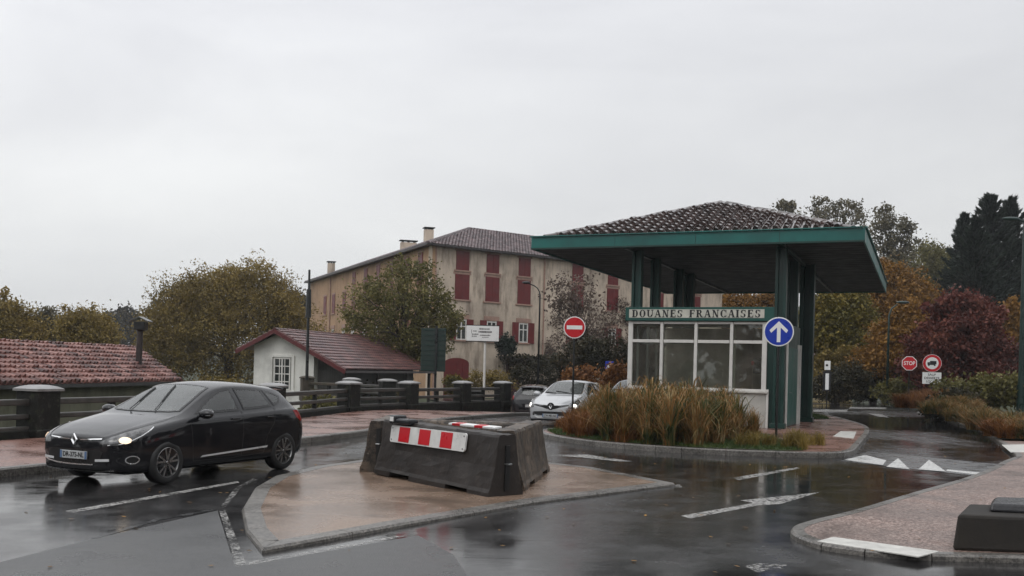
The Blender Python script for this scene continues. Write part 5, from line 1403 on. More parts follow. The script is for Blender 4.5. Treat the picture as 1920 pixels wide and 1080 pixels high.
mb.build('slab', pm('wet_black_slab', (.01, .01, .012), .3, var=.3, scale=3, bmp=.3), bl, bevel=.03, seg=3)

# ================================================================== SIGNS
def sign(name, loc, rz, label, pole_h, pole_r=.03, z0=None, pm_=None, cat='road sign'):
    r_ = empty(name, (loc[0], loc[1], 0 if z0 is None else z0), rz, label, cat)
    m_ = MB(); m_.cyl((0, .04, -.3), (0, .04, pole_h), pole_r, n=12); m_.build('pole', pm_ or M['blackm'], r_, smooth=True, auto=40); return r_
def disc(m_, r_, y, z, th_=.012, n=40, mi=0, poly=None): m_.cyl((0, y, z), (0, y - th_, z), r_, n=n, mi=mi)
def rzto(x, y, extra=0): return math.atan2(-x, y) * -1 * -1 + extra      # face the road user at the origin
# no entry
p = (1.82, 29.5); sg = sign('no_entry_sign', p, R(-3), 'round red no-entry sign with white bar on a dark post, left of the booth', 3.1)
zc = D(1078, 614, 29.5).z
mb = MB(); disc(mb, .325, 0, zc); mb.cyl((0, .03, zc), (0, .0, zc), .325, n=40); mb.build('rim', M['swhite'], sg, bevel=.004)
mb = MB(); disc(mb, .298, -.013, zc, .003); mb.build('face', M['red'], sg)
mb = MB(); mb.box((0, -.018, zc), (.46, .004, .115)); mb.build('bar', M['swhite'], sg, bevel=.002)
mb = MB(); mb.box((0, .03, zc + .15), (.12, .05, .04)); mb.box((0, .03, zc - .15), (.12, .05, .04)); mb.build('bracket', M['metal'], sg)
# blue arrow
b = G(1455, 834, .12); sg = sign('arrow_sign', b, R(-14), 'round blue sign with white arrow pointing up, at the right of the booth', 2.9, z0=.12)
zc = D(1462, 622, b.y).z - .12
mb = MB(); disc(mb, .35, 0, zc); mb.build('rim', M['swhite'], sg, bevel=.004)
mb = MB(); disc(mb, .322, -.013, zc, .003); mb.build('face', M['blue'], sg)
mb = MB(); ar = [(-.042, -.25), (.042, -.25), (.042, .10), (.175, -.03), (.215, .035), (0, .25), (-.215, .035), (-.175, -.03), (-.042, .10)]
n = len(ar); mb.add([(x, -.0165, zc + z) for x, z in ar] + [(x, -.020, zc + z) for x, z in ar], [tuple(range(n, 2 * n))] + [(i, (i + 1) % n, n + (i + 1) % n, n + i) for i in range(n)]); mb.build('arrow', M['swhite'], sg)
# stop sign
sg = sign('stop_sign', (22.7, 57), R(-20), 'small red octagonal STOP sign beyond the right-hand verge', 2.9); zc = 2.62
def octo(m_, r_, y, z, th_): m_.lathe([(r_ / math.cos(math.pi / 8), y), (r_ / math.cos(math.pi / 8), y - th_)], 8, 'Y', (0, 0, z))
for nm, r_, y, th_, mt in (('rim', .40, .01, .02, M['swhite']), ('face', .365, -.012, .004, M['red'])):
    pts = [(r_ / math.cos(R(22.5)) * math.cos(R(22.5 + 45 * k)), r_ / math.cos(R(22.5)) * math.sin(R(22.5 + 45 * k))) for k in range(8)]
    mb = MB(); mb.add([(x, y, zc + z) for x, z in pts] + [(x, y - th_, zc + z) for x, z in pts], [tuple(range(8)), tuple(range(8, 16))[::-1]] + [(i, (i + 1) % 8, 8 + (i + 1) % 8, 8 + i) for i in range(8)]); ob = mb.build(nm, mt, sg)
text_mesh('STOP', .30, M['swhite'], 'lettering', sg, Matrix.Translation((0, -.018, zc)) @ FACE, .001, 1.0, .60, .004)
# no lorries
sg = sign('lorry_ban_sign', (21.05, 50), R(-20), 'round white sign with red ring and black lorry, above a white plate', 3.3); zc = D(1747, 681, 50).z
mb = MB(); disc(mb, .44, 0, zc); mb.build('rim', M['swhite'], sg, bevel=.004)
mb = MB(); disc(mb, .425, -.013, zc, .003); mb.build('ring', M['red'], sg)
mb = MB(); disc(mb, .30, -.017, zc, .003); mb.build('face', M['swhite'], sg)
mb = MB(); y = -.022
for c, s_ in (((.05, y, zc + .03), (.30, .004, .17)), ((-.16, y, zc - .01), (.11, .004, .12)), ((-.03, y, zc - .07), (.34, .004, .04))): mb.box(c, s_)
for x in (-.15, .12): mb.cyl((x, y + .003, zc - .10), (x, y - .002, zc - .10), .042, n=16)
mb.build('lorry_symbol', M['black'], sg)
mb = MB(); zp = zc - .75; mb.box((.0, 0, zp), (.88, .02, .58)); pl_ = mb.build('plate', M['swhite'], sg, bevel=.006)
for t_, z_, w_ in (('SAUF', .17, .38), ('DESSERTE', 0, .70), ('LOCALE', -.17, .5)): text_mesh(t_, .16, M['black'], 'lettering', pl_, Matrix.Translation((0, -.013, zp + z_)) @ FACE, .001, 1, w_, .002)
# small white street plates, no-parking sign, pedestrian crossing
sg = sign('marker_post', (18.97, 60), R(-18), 'thin black post with a white plate above a narrow white strip', 2.6, .035)
mb = MB(); mb.box((0, -.0, 2.42), (.34, .03, .54)); p1 = mb.build('plate', M['swhite'], sg, bevel=.006); mb = MB(); mb.box((-.03, -.018, 2.43), (.14, .004, .12)); mb.build('mark', M['black'], p1)
mb = MB(); mb.box((.0, .02, 1.47), (.46, .02, 1.2)); mb.build('backing', M['black'], sg, bevel=.006); mb = MB(); mb.box((0, 0, 1.45), (.20, .02, .98)); mb.build('strip', M['swhite'], sg)
sg = sign('no_parking_sign', (27.1, 75), R(-20), 'small round blue sign with red edge above a white plate', 3.2); zc = 2.86
mb = MB(); disc(mb, .33, 0, zc); mb.build('rim', M['red'], sg); mb = MB(); disc(mb, .26, -.013, zc, .003); mb.build('face', M['blue'], sg)
mb = MB(); mb.box((0, -.018, zc), (.60, .004, .07), mat3=Matrix.Rotation(R(45), 3, 'Y')); mb.build('slash', M['red'], sg); mb = MB(); mb.box((0, 0, 2.35), (.6, .02, .22)); mb.build('plate', M['swhite'], sg)
sg = sign('crossing_sign', (5.85, 60), R(0), 'small square blue pedestrian crossing sign left of the booth', 2.3); zc = 2.1
mb = MB(); mb.box((0, 0, zc), (.50, .02, .50)); mb.build('face', M['blue'], sg, bevel=.01)
mb = MB(); mb.add([(-.19, -.012, zc - .17), (.19, -.012, zc - .17), (0, -.012, zc + .19)], [(0, 1, 2)]); mb.build('triangle', M['swhite'], sg)
mb = MB(); mb.sphere((0, -.016, zc + .06), (.025, .004, .028), 8, 6); mb.beam((0, -.016, zc + .03), (0, -.016, zc - .05), .05, .004); mb.beam((0, -.016, zc - .05), (-.05, -.016, zc - .14), .022, .004); mb.beam((0, -.016, zc - .05), (.05, -.016, zc - .14), .022, .004); mb.build('walker_symbol', M['black'], sg)
# white board on its white pole
sg = sign('notice_board', (-1.22, 44.3), R(2), 'white rectangular notice board with small lettering on a tall white pole', 2.98, .055, pm_=M['white'], cat='board')
mb = MB(); mb.box((-.12, -.05, 3.30), (1.44, .07, .68)); bd2 = mb.build('board', M['swhite'], sg, bevel=.01)
mb = MB(); mb.box((-.12, -.04, 3.655), (1.50, .09, .035)); mb.box((-.12, -.04, 2.945), (1.50, .09, .035)); mb.build('trim', M['stone'], bd2)
M['ink'] = pm('printed_grey_ink', (.10, .09, .09), .5, var=.2)
mb = MB()
def inkline(x0, x1, z, h, y=-.089):
    x = x0
    while x < x1:
        w_ = random.uniform(.03, .07); mb.box((x + w_ / 2, y, z), (w_, .004, h * random.uniform(.7, 1))); x += w_ + .015
inkline(-.28, .14, 3.50, .065); inkline(-.30, .24, 3.37, .08); inkline(-.24, .22, 3.22, .05); inkline(-.14, .12, 3.13, .03); inkline(-.60, -.34, 3.26, .05); inkline(-.60, -.42, 3.17, .04); inkline(-.54, -.38, 3.40, .04)
mb.box((-.61, -.089, 3.38), (.02, .004, .16)); mb.build('print', M['ink'], bd2)
# green direction board seen from behind
gb = empty('direction_board', (-3.65, 46, -.4), R(-6), 'tall dark green sign board seen from behind, beside the leafy tree', 'sign')
mb = MB(); mb.box((0, 0, 2.95), (1.16, .03, 2.0)); mb.build('panel', pm('green_sign_back', (.012, .026, .02), .5, var=.3), gb, bevel=.008)
mb = MB()
for k in range(9): mb.box((0, -.03, 2.02 + k * .23), (1.14, .03, .035))
mb.build('stiffeners', M['greend'], gb)
mb = MB(); mb.box((.14, -.06, 2.0), (.10, .08, 4.1)); mb.build('post', M['blackm'], gb)

# ================================================================== LAMPS AND POLES
lp = empty('street_lamp', (1.58, 60, -.4), 0, 'slim dark street lamp with curved arm in front of the ochre building', 'street lamp')
mb = MB(); pts = [(0, 0, 0), (0, 0, 6.6)] + [(-.0 - .55 * (1 - math.cos(R(a))), 0, 6.6 + .62 * math.sin(R(a))) for a in (20, 45, 70)] + [(-.7, 0, 7.3)]
mb.tube(pts, [.07, .05, .04, .035, .035, .035], 10); mb.build('pole', M['blackm'], lp, smooth=True)
mb = MB(); mb.sphere((-.85, 0, 7.36), (.26, .1, .09), 14, 8); mb.build('head', M['blackm'], lp, smooth=True)
pl = empty('flag_pole', (-9.45, 46.0, .2), 0, 'tall thin dark pole with thick upper sleeve rising from the brown pillar', 'pole')
mb = MB(); mb.cyl((0, 0, .8), (0, 0, 5.9), .075, .05, 10); mb.build('pole', M['blackm'], pl); mb = MB(); mb.cyl((0, 0, 3.7), (0, 0, 5.0), .13, .11, 12); mb.build('sleeve', M['blackm'], pl, bevel=.01)
lp = empty('street_lamp', (23.0, 45, .4), 0, 'tall bottle green street lamp at the right frame edge', 'street lamp')
mb = MB(); mb.cyl((0, 0, 0), (0, 0, 8.7), .16, .09, 14); mb.cyl((0, 0, 0), (0, 0, 1.2), .2, .18, 14); mb.build('pole', M['greenlamp'], lp, smooth=True, auto=40)
mb = MB(); mb.tube([(0, 0, 8.5), (-.2, 0, 8.62), (-.45, 0, 8.66)], .04); mb.sphere((-.65, 0, 8.68), (.42, .16, .09), 14, 8); mb.build('head', M['greenlamp'], lp, smooth=True)
lp = empty('street_lamp', (22.6, 60, .2), 0, 'dark green street lamp with upswept arm among the autumn trees', 'street lamp')
mb = MB(); mb.tube([(0, 0, 0), (0, 0, 5.3), (.15, 0, 5.75), (.5, 0, 6.0)], [.09, .06, .05, .04]); mb.build('pole', M['greenlamp'], lp, smooth=True)
mb = MB(); mb.sphere((.8, 0, 6.12), (.42, .14, .09), 14, 8); mb.build('head', M['greenlamp'], lp, smooth=True)
# ================================================================== VEGETATION
LM = {}
LM['autumn'] = mat_leaf('autumn_brown_leaves', ((.08, .06, .015), (.20, .145, .034), (.36, .26, .08)))
LM['olive'] = mat_leaf('olive_leaves', ((.035, .036, .011), (.12, .11, .03), (.30, .26, .10)), .45, .35)
LM['orange'] = mat_leaf('orange_leaves', ((.07, .04, .010), (.22, .11, .02), (.40, .21, .04)))
LM['yellow'] = mat_leaf('yellow_green_leaves', ((.04, .038, .008), (.13, .11, .018), (.28, .20, .035)))
LM['maple'] = mat_leaf('dark_red_leaves', ((.04, .018, .012), (.13, .036, .028), (.27, .10, .06)))
LM['dark'] = mat_leaf('dark_conifer_needles', ((.006, .011, .008), (.014, .024, .015), (.028, .042, .024)), transl=.1)
LM['grey'] = mat_leaf('greyish_thin_leaves', ((.05, .048, .03), (.13, .115, .07), (.22, .19, .12)))
LM['shrub'] = mat_leaf('dark_shrub_leaves', ((.012, .013, .007), (.035, .032, .014), (.08, .055, .025)))
LM['russet'] = mat_leaf('russet_thin_leaves', ((.05, .036, .028), (.12, .085, .066), (.18, .14, .11)))
LM['straw'] = mat_leaf('long_grass_blades', ((.014, .024, .007), (.045, .06, .016), (.11, .10, .03), (.27, .13, .04), (.30, .20, .08), (.5, .4, .22)), 1.6)
LM['rust'] = mat_leaf('rusty_grass_blades', ((.07, .03, .010), (.20, .08, .022), (.34, .17, .06)), 1.2)
LM['lawn'] = mat_leaf('short_grass_blades', ((.02, .035, .008), (.05, .085, .018), (.10, .13, .03)), 1.0)
def leafcloud(P, size, rng, flat=.0, asp=1.7):
    """one rhombic leaf per row of P"""
    n = len(P)
    a = rng.normal(size=(n, 3)); a[:, 2] *= (1 - flat); a /= np.linalg.norm(a, axis=1)[:, None]
    b_ = rng.normal(size=(n, 3)); b_ -= a * (a * b_).sum(1)[:, None]; b_ /= np.linalg.norm(b_, axis=1)[:, None]
    s = size * rng.uniform(.6, 1.35, n)[:, None]
    V = np.stack([P + a * s * asp / 2, P + b_ * s / 2, P - a * s * asp / 2, P - b_ * s / 2], 1).reshape(-1, 3)
    return V, np.arange(4 * n).reshape(n, 4)
def crown_points(lobes, n, rng, clump=.55, per=38, shell=.55):
    """clumps of leaves scattered in and near the skin of ellipsoid lobes (cx,cy,cz,rx,ry,rz)"""
    vol = np.array([l[3] * l[4] * l[5] for l in lobes]) ** .67; vol /= vol.sum()
    nc = max(4, n // per); which = rng.choice(len(lobes), nc, p=vol); L_ = np.array(lobes)[which]
    d = rng.normal(size=(nc, 3)); d /= np.linalg.norm(d, axis=1)[:, None]
    r_ = (shell + (1.06 - shell) * rng.random(nc) ** .6)[:, None]
    ph = rng.uniform(0, 6.28, 4)
    wob = .5 * np.sin(d[:, 0] * 5 + ph[0]) + .5 * np.sin(d[:, 1] * 6 + ph[1]) + .6 * np.sin(d[:, 2] * 7 + ph[2]) + .5 * np.sin((d[:, 0] + d[:, 2]) * 11 + ph[3])
    r_ = r_ * (1 + .10 * wob + .07 * rng.normal(size=nc) + .18 * (rng.random(nc) < .12))[:, None]
    c = L_[:, :3] + d * r_ * L_[:, 3:6]
    k = rng.integers(0, nc, n); w_ = (clump * rng.uniform(.5, 1.3, nc))[k][:, None]
    return c[k] + rng.normal(size=(n, 3)) * w_ * .55, c
def limbs(root_pt, targets, rng, r0, n_main=7, fork=.35):
    """tapered trunk with limbs that reach towards crown clumps"""
    m_ = MB(); top = max(t[2] for t in targets) if len(targets) else 5
    base = Vector(root_pt); T = [Vector(t) for t in targets]; rng.shuffle(T)
    cx = sum((t.x for t in T)) / len(T); cy = sum((t.y for t in T)) / len(T)
    h = top - base.z; pts = [base + Vector(((cx - base.x) * f * f + rng.normal() * .012 * h * f, (cy - base.y) * f * f, h * f)) for f in (0, .12, .25, .4, .55, .7, .85)]
    m_.tube(pts, [r0 * 1.25, r0, r0 * .85, r0 * .68, r0 * .5, r0 * .32, r0 * .1], 9)
    for i, t in enumerate(T[:n_main]):
        f = .22 + .5 * ((t.z - base.z) / h) * rng.uniform(.6, .95); k = min(5, int(f / .15)); s = pts[k].lerp(pts[k + 1], .5)
        if s.z > t.z: s = pts[max(0, k - 2)]
        mid = s.lerp(t, .5) + Vector((rng.normal() * .2, rng.normal() * .2, .1 * (t - s).length))
        rr = r0 * (.42 - .25 * f); m_.tube([s, s.lerp(mid, .5) + Vector((0, 0, .05)), mid, mid.lerp(t, .6), t], [rr, rr * .8, rr * .6, rr * .35, rr * .12], 5)
    return m_
def tree(name, base, lobes, n, leaf, mat, label, group=None, trunk=.25, nl=14, clump=.55, per=38, shell=.55, seed=1, cat='tree', extra=None, flat=0, bark=None):
    """lobes are relative to base"""
    rng = np.random.default_rng(seed); r_ = empty(name, base, 0, label, cat, group)
    P, cl = crown_points(lobes, n, rng, clump, per, shell); V, F = leafcloud(P, leaf, rng, flat)
    if extra:
        P2, c2 = crown_points(extra[0], extra[1], rng, clump * .6, max(8, per // 2), .1); V2, F2 = leafcloud(P2, extra[2] if len(extra) > 2 else leaf, rng); F2 = F2 + len(V)
        V = np.vstack([V, V2]); F = np.vstack([F, F2]); cl = np.vstack([cl, c2[:40]])
    V[:, 2] = np.maximum(V[:, 2], .02)
    o = link(bpy.data.objects.new('crown', fast_mesh('crown', V, F, mat))); o.parent = r_
    idx = rng.choice(len(cl), min(nl, len(cl)), replace=False)
    if extra: idx = np.concatenate([idx, np.arange(max(0, len(cl) - 16), len(cl))])
    limbs((0, 0, -.2), [tuple(cl[i]) for i in idx], rng, trunk, n_main=nl + 16).build('trunk', bark or M['bark'], r_, smooth=True)
    return r_
def px2lobes(Y, spec, zb=0):
    """lobes given as survey pixels (px,py,half-width,half-height) at distance Y -> base and relative lobes"""
    c0 = D(spec[0][0], spec[0][1], Y); base = Vector((c0.x, Y, zb)); out = []
    for x, y, hw, hh in spec:
        c = D(x, y, Y); k = Y / FPX; out.append((c.x - base.x, random.uniform(-.2, .2) * hw * k, c.z - zb, hw * k, max(hw * k * .75, .5), hh * k))
    return base, out

# --- far left bank trees
b, l = px2lobes(84, [(430, 620, 150, 100), (345, 610, 75, 75), (480, 575, 85, 70), (390, 560, 65, 50), (540, 640, 50, 70), (300, 660, 50, 70)], -2)
_, ex = px2lobes(84, [(430, 620, 1, 1), (470, 512, 55, 28), (420, 525, 45, 26), (505, 525, 28, 24), (385, 545, 30, 20)], -2)
tree('autumn_tree', b, l, 100000, .115, LM['autumn'], 'broad brown-orange autumn tree with thin twiggy top behind the white house', trunk=.45, clump=.6, seed=3, extra=(ex[1:], 5200, .10), shell=.45, per=30)
G1 = 'autumn trees along the left bank'
for i, (sp, Y, lb, tw) in enumerate((
    ([(25, 640, 60, 60), (10, 600, 40, 30)], 72, 'leftmost autumn tree with tall bare shoots, at the frame edge', [(18, 560, 10, 20), (32, 575, 8, 14), (8, 550, 6, 14)]),
    ([(110, 650, 60, 55), (80, 620, 36, 26)], 74, 'olive-brown tree second from the left, behind the red tiled roof', [(85, 590, 22, 14)]),
    ([(165, 645, 50, 60), (150, 615, 40, 30), (190, 640, 25, 40)], 70, 'spiky topped autumn tree left of the metal flue', [(148, 585, 9, 20), (172, 590, 8, 20), (122, 588, 6, 14), (190, 605, 6, 12)]))):
    b, l = px2lobes(Y, sp, -2); _, ex = px2lobes(Y, [sp[0]] + tw, -2)
    tree('autumn_tree', b, l, 26000, .105, LM['autumn'] if i != 1 else LM['grey'], lb, G1, trunk=.22, clump=.5, seed=10 + i, extra=(ex[1:], 330, .14), nl=10)
G2 = 'distant grey trees on the horizon'
for i, (sp, Y, lb) in enumerate((
    ([(205, 640, 22, 40), (200, 605, 14, 14)], 200, 'small distant grey tree left of the flue'),
    ([(240, 640, 30, 45), (238, 592, 17, 14), (245, 615, 24, 24)], 210, 'distant blue-grey tree right behind the flue cowl'),
    ([(300, 590, 30, 24), (325, 585, 26, 26), (340, 640, 60, 60), (290, 640, 40, 50)], 230, 'distant tree mass rising left of the large autumn tree'),
    ([(560, 590, 26, 40), (552, 565, 14, 14), (575, 600, 20, 30)], 140, 'small grey tree between the autumn tree and the ochre building'))):
    b, l = px2lobes(Y, sp, 0); tree('distant_tree', b, l, 5000, .5 if Y > 180 else .3, LM['shrub'], lb, G2, trunk=.3, clump=1.0, seed=20 + i, nl=8)
# --- the green plane tree before the ochre building
b, l = px2lobes(61, [(755, 600, 100, 70), (765, 540, 70, 45), (700, 600, 55, 60), (815, 590, 48, 50), (740, 660, 70, 35), (690, 560, 30, 30), (800, 640, 45, 40), (770, 505, 38, 22)], -1.2)
_, ex = px2lobes(61, [(755, 600, 1, 1), (765, 492, 26, 10), (700, 540, 26, 16), (838, 570, 16, 24), (845, 620, 16, 22), (655, 600, 14, 26)], -1.2)
tree('leafy_tree', b, l, 21000, .10, LM['olive'], 'rounded olive-green tree in front of the ochre building', trunk=.26, clump=.42, per=30, seed=31, extra=(ex[1:], 900, .14), nl=26, shell=.35)
# --- thin russet tree before the front wall
b, l = px2lobes(66, [(1085, 590, 52, 70), (1060, 560, 40, 40), (1110, 620, 45, 50), (1075, 640, 40, 30)], -.5)
tree('thin_tree', b, l, 2600, .13, LM['russet'], 'nearly bare russet tree in front of the wall behind the no-entry sign', trunk=.13, clump=.5, per=10, seed=33, nl=46, shell=.25)
b, l = px2lobes(62, [(1120, 665, 55, 35), (1080, 680, 40, 25), (1155, 680, 26, 30)], -.4)
tree('shrub', b, l, 7000, .12, LM['shrub'], 'dark purple-brown shrub in front of the ochre building wall', trunk=.06, clump=.3, seed=34, cat='shrub')
for i, (sp, Y, m_, lb) in enumerate((
    ([(1015, 700, 50, 25), (985, 705, 30, 20)], 64, 'shrub', 'dark clipped shrub at the foot of the ochre wall by the street lamp'),
    ([(1110, 715, 45, 22), (1080, 710, 24, 18)], 52, 'rust', 'orange-brown shrub behind the silver-white hatchback'),
    ([(1160, 715, 26, 28)], 47, 'rust', 'orange-brown shrub at the left corner of the booth'),
    ([(945, 648, 12, 18), (955, 650, 10, 16)], 76, 'dark', 'dark green climbing plant on the ochre wall right of the notice board'),
    ([(905, 712, 30, 16), (940, 716, 30, 14)], 70, 'autumn', 'low reddish shrub at the foot of the ochre wall by the notice board'),
    ([(852, 722, 18, 12)], 68, 'yellow', 'small yellow shrub in front of the arched red door'))):
    b, l = px2lobes(Y, sp, -.6); tree('shrub', b, l, 3600, .10, LM[m_], lb, 'shrubs around the ochre building', trunk=.05, clump=.25, seed=40 + i, cat='shrub', nl=8)
# creeper on pergola and wall
rng = np.random.default_rng(50); P = []
for _ in range(5200):
    s = rng.uniform(6.5, 24); o_ = rng.uniform(0, 1.8); z = 2.55 + rng.normal() * .16 - (rng.random() < .3) * rng.random() * .7; p = C + dF * s - nF * o_; P.append((p.x, p.y, z))
V, F = leafcloud(np.array(P), .15, rng); o = link(bpy.data.objects.new('climbing_vine', fast_mesh('climbing_vine', V, F, LM['shrub']))); tag(o, 'dark vine sprawling over the pergola of the ochre building', 'vine')
P = []
for _ in range(70):
    s = rng.uniform(11.5, 21.5); z = rng.uniform(3.0, 8.2) if rng.random() < .5 else rng.uniform(3, 5)
    for _ in range(55):
        p = C + dF * (s + rng.normal() * .5) - nF * (.06 + abs(rng.normal()) * .05); P.append((p.x, p.y, z + rng.normal() * .4))
V, F = leafcloud(np.array(P), .11, rng); o = link(bpy.data.objects.new('wall_creeper', fast_mesh('wall_creeper', V, F, LM['russet']))); tag(o, 'thin russet creeper patches on the ochre front wall', 'creeper')

# --- trees behind the canopy and on the right
rt = [
    ([(1480, 430, 50, 40), (1470, 400, 26, 18), (1500, 470, 60, 60)], 112, 'grey', 9000, 'thin grey tree top showing above the right of the canopy roof', [(1475, 385, 20, 8)], .6),
    ([(1570, 420, 50, 40), (1545, 395, 28, 18), (1600, 400, 22, 18), (1580, 480, 60, 60)], 108, 'grey', 11000, 'thin greyish tree with ragged top behind the canopy right corner', [(1540, 378, 22, 8), (1585, 382, 28, 8), (1610, 392, 12, 10)], .55),
    ([(1665, 440, 42, 45), (1655, 415, 26, 22), (1690, 460, 36, 40), (1660, 510, 60, 60)], 104, 'grey', 14000, 'pale brown tree between the canopy corner and the dark conifers', [(1655, 392, 16, 8), (1700, 425, 16, 14)], .6),
    ([(1740, 500, 50, 45), (1775, 520, 40, 50), (1720, 540, 50, 40)], 125, 'olive', 16000, 'dark green wooded mass left of the conifers', None, .9),
    ([(1640, 600, 90, 90), (1670, 550, 55, 55), (1700, 590, 60, 70), (1600, 620, 60, 80), (1650, 520, 30, 28)], 78, 'orange', 34000, 'bright orange-yellow autumn tree right of the canopy', [(1650, 497, 14, 10)], .7),
    ([(1570, 640, 55, 70), (1590, 590, 45, 45), (1545, 600, 40, 55), (1620, 670, 50, 50)], 72, 'yellow', 26000, 'yellow-green tree beneath the canopy right corner', None, .6),
    ([(1410, 600, 60, 60), (1440, 575, 30, 30), (1375, 610, 40, 55)], 100, 'orange', 12000, 'orange autumn tree seen through the canopy posts', None, .7),
    ([(1350, 620, 50, 60), (1330, 600, 40, 40)], 108, 'yellow', 9000, 'olive-yellow tree seen through the canopy posts', None, .7),
    ([(1790, 650, 60, 50), (1835, 595, 46, 32), (1745, 650, 44, 36), (1880, 665, 28, 36), (1850, 700, 50, 34), (1800, 570, 34, 18), (1760, 700, 50, 34), (1720, 690, 28, 22), (1795, 615, 60, 30)], 58, 'maple', 24000, 'dark red maple with wide low crown on the right verge', [(1760, 580, 26, 18)], .5),
    ([(1690, 640, 50, 50), (1710, 610, 36, 40), (1660, 680, 50, 36)], 66, 'orange', 14000, 'small russet-orange tree between the yellow tree and the red maple', None, .5),
    ([(1905, 620, 16, 40), (1900, 585, 14, 20)], 70, 'orange', 4000, 'thin orange tree beside the green street lamp', None, .4),
    ([(1890, 560, 60, 60), (1960, 600, 60, 80)], 95, 'olive', 12000, 'dark green broadleaf tree behind the red maple', None, .8)]
for i, (sp, Y, m_, n, lb, tw, cl) in enumerate(rt):
    zb = ground_z(D(sp[0][0], 600, Y).x, Y); b, l = px2lobes(Y, sp, zb); ex = None
    if tw: _, e_ = px2lobes(Y, [sp[0]] + tw, zb); ex = (e_[1:], 420, .2)
    tree('autumn_tree' if m_ in ('orange', 'yellow', 'maple') else 'woodland_tree', b, l, int(n * (1.7 if m_ != 'grey' else .55)), .085 + Y * .0008, LM[m_], lb, 'trees behind the canopy and the right verge', trunk=.28, clump=cl * .8, seed=60 + i, extra=ex, nl=22 if m_ == 'grey' else 12, shell=.35 if m_ == 'grey' else .5, per=22 if m_ == 'grey' else 38)
def conifer(px, ytop, Y, halfw, label, seed, n=15000):
    rng = np.random.default_rng(seed); zb = ground_z(D(px, 600, Y).x, Y); top = D(px, ytop, Y); H = top.z - zb; W_ = halfw * Y / FPX
    r_ = empty('conifer_tree', (top.x, Y, zb), 0, label, 'tree', 'dark conifers at the right edge'); V_ = []; m_ = MB()
    m_.tube([(0, 0, -.2), (0, 0, H * .5), (0, 0, H)], [.35, .2, .02], 8)
    nb = 420; per = n // nb
    for k in range(nb):
        f = (k + rng.random()) / nb; z = H * (.08 + .90 * f); ln = W_ * min(1, (1.02 - f) * 1.55) ** .85 * rng.uniform(.45, 1.2) + .1; a = rng.uniform(0, 6.283)
        t = rng.random(per) ** .6; rise = rng.uniform(-.05, .35) + .35 * f
        c, s = math.cos(a), math.sin(a); w_ = (.05 + .16 * ln * (1 - t))
        x = c * ln * t - s * rng.normal(size=per) * w_; y = s * ln * t + c * rng.normal(size=per) * w_; zz = z + ln * t * rise + .25 * ln * t ** 3 + rng.normal(size=per) * .07
        P = np.stack([x, y, zz], 1); d = np.stack([c + rng.normal(size=per) * .35, s + rng.normal(size=per) * .35, rise + .3 + rng.normal(size=per) * .3], 1); d /= np.linalg.norm(d, axis=1)[:, None]
        u = np.cross(d, rng.normal(size=(per, 3))); u /= np.linalg.norm(u, axis=1)[:, None]; L_ = rng.uniform(.16, .34, per)[:, None]
        V_.append(np.stack([P - d * L_ * .5, P + u * .045, P + d * L_, P - u * .045], 1).reshape(-1, 3))
        m_.tube([(0, 0, z), (c * ln * .5, s * ln * .5, z + ln * .5 * rise), (c * ln * .95, s * ln * .95, z + ln * .95 * rise + .2 * ln)], [.05, .03, .01], 4)
    V = np.vstack(V_); F = np.arange(len(V)).reshape(-1, 4); o = link(bpy.data.objects.new('crown', fast_mesh('crown', V, F, LM['dark']))); o.parent = r_
    m_.build('trunk', M['bark'], r_)
conifer(1857, 362, 84, 78, 'tallest dark conifer at the right edge', 80, 40000); conifer(1897, 366, 88, 70, 'dark conifer tight against the right frame edge', 81, 36000)
conifer(1808, 398, 86, 52, 'lower dark conifer on the left of the group', 82, 34000); conifer(1830, 405, 80, 66, 'dark conifer filling the middle of the group', 83, 34000)
conifer(1950, 400, 86, 60, 'dark conifer beyond the right frame edge', 84, 12000)
# hedges and undergrowth behind the far junction
for i, (sp, Y, m_, lb) in enumerate((
    ([(1560, 725, 40, 28), (1600, 715, 36, 30)], 64, 'shrub', 'dark brown hedge by the thin black marker post'),
    ([(1660, 720, 40, 26), (1625, 722, 36, 26)], 66, 'shrub', 'dark hedge below the small blue no-parking sign'),
    ([(1700, 735, 50, 20), (1745, 725, 40, 22)], 60, 'olive', 'low green hedge behind the STOP sign'),
    ([(1820, 740, 60, 26), (1880, 730, 50, 26)], 46, 'olive', 'low green shrub under the dark red maple'),
    ([(1800, 760, 30, 20), (1770, 765, 30, 14)], 42, 'shrub', 'dark shrub on the verge right of the lorry sign'),
    ([(1560, 690, 50, 30), (1590, 680, 40, 30)], 68, 'autumn', 'brown bush beneath the yellow-green tree'),
    ([(1480, 720, 60, 40), (1400, 720, 60, 40)], 70, 'shrub', 'dark hedge behind the customs booth'))):
    b, l = px2lobes(Y, sp, -.1); tree('hedge_shrub', b, l, 7000, .11, LM[m_], lb, 'undergrowth beyond the junction', trunk=.06, clump=.3, seed=100 + i, cat='shrub', nl=10)
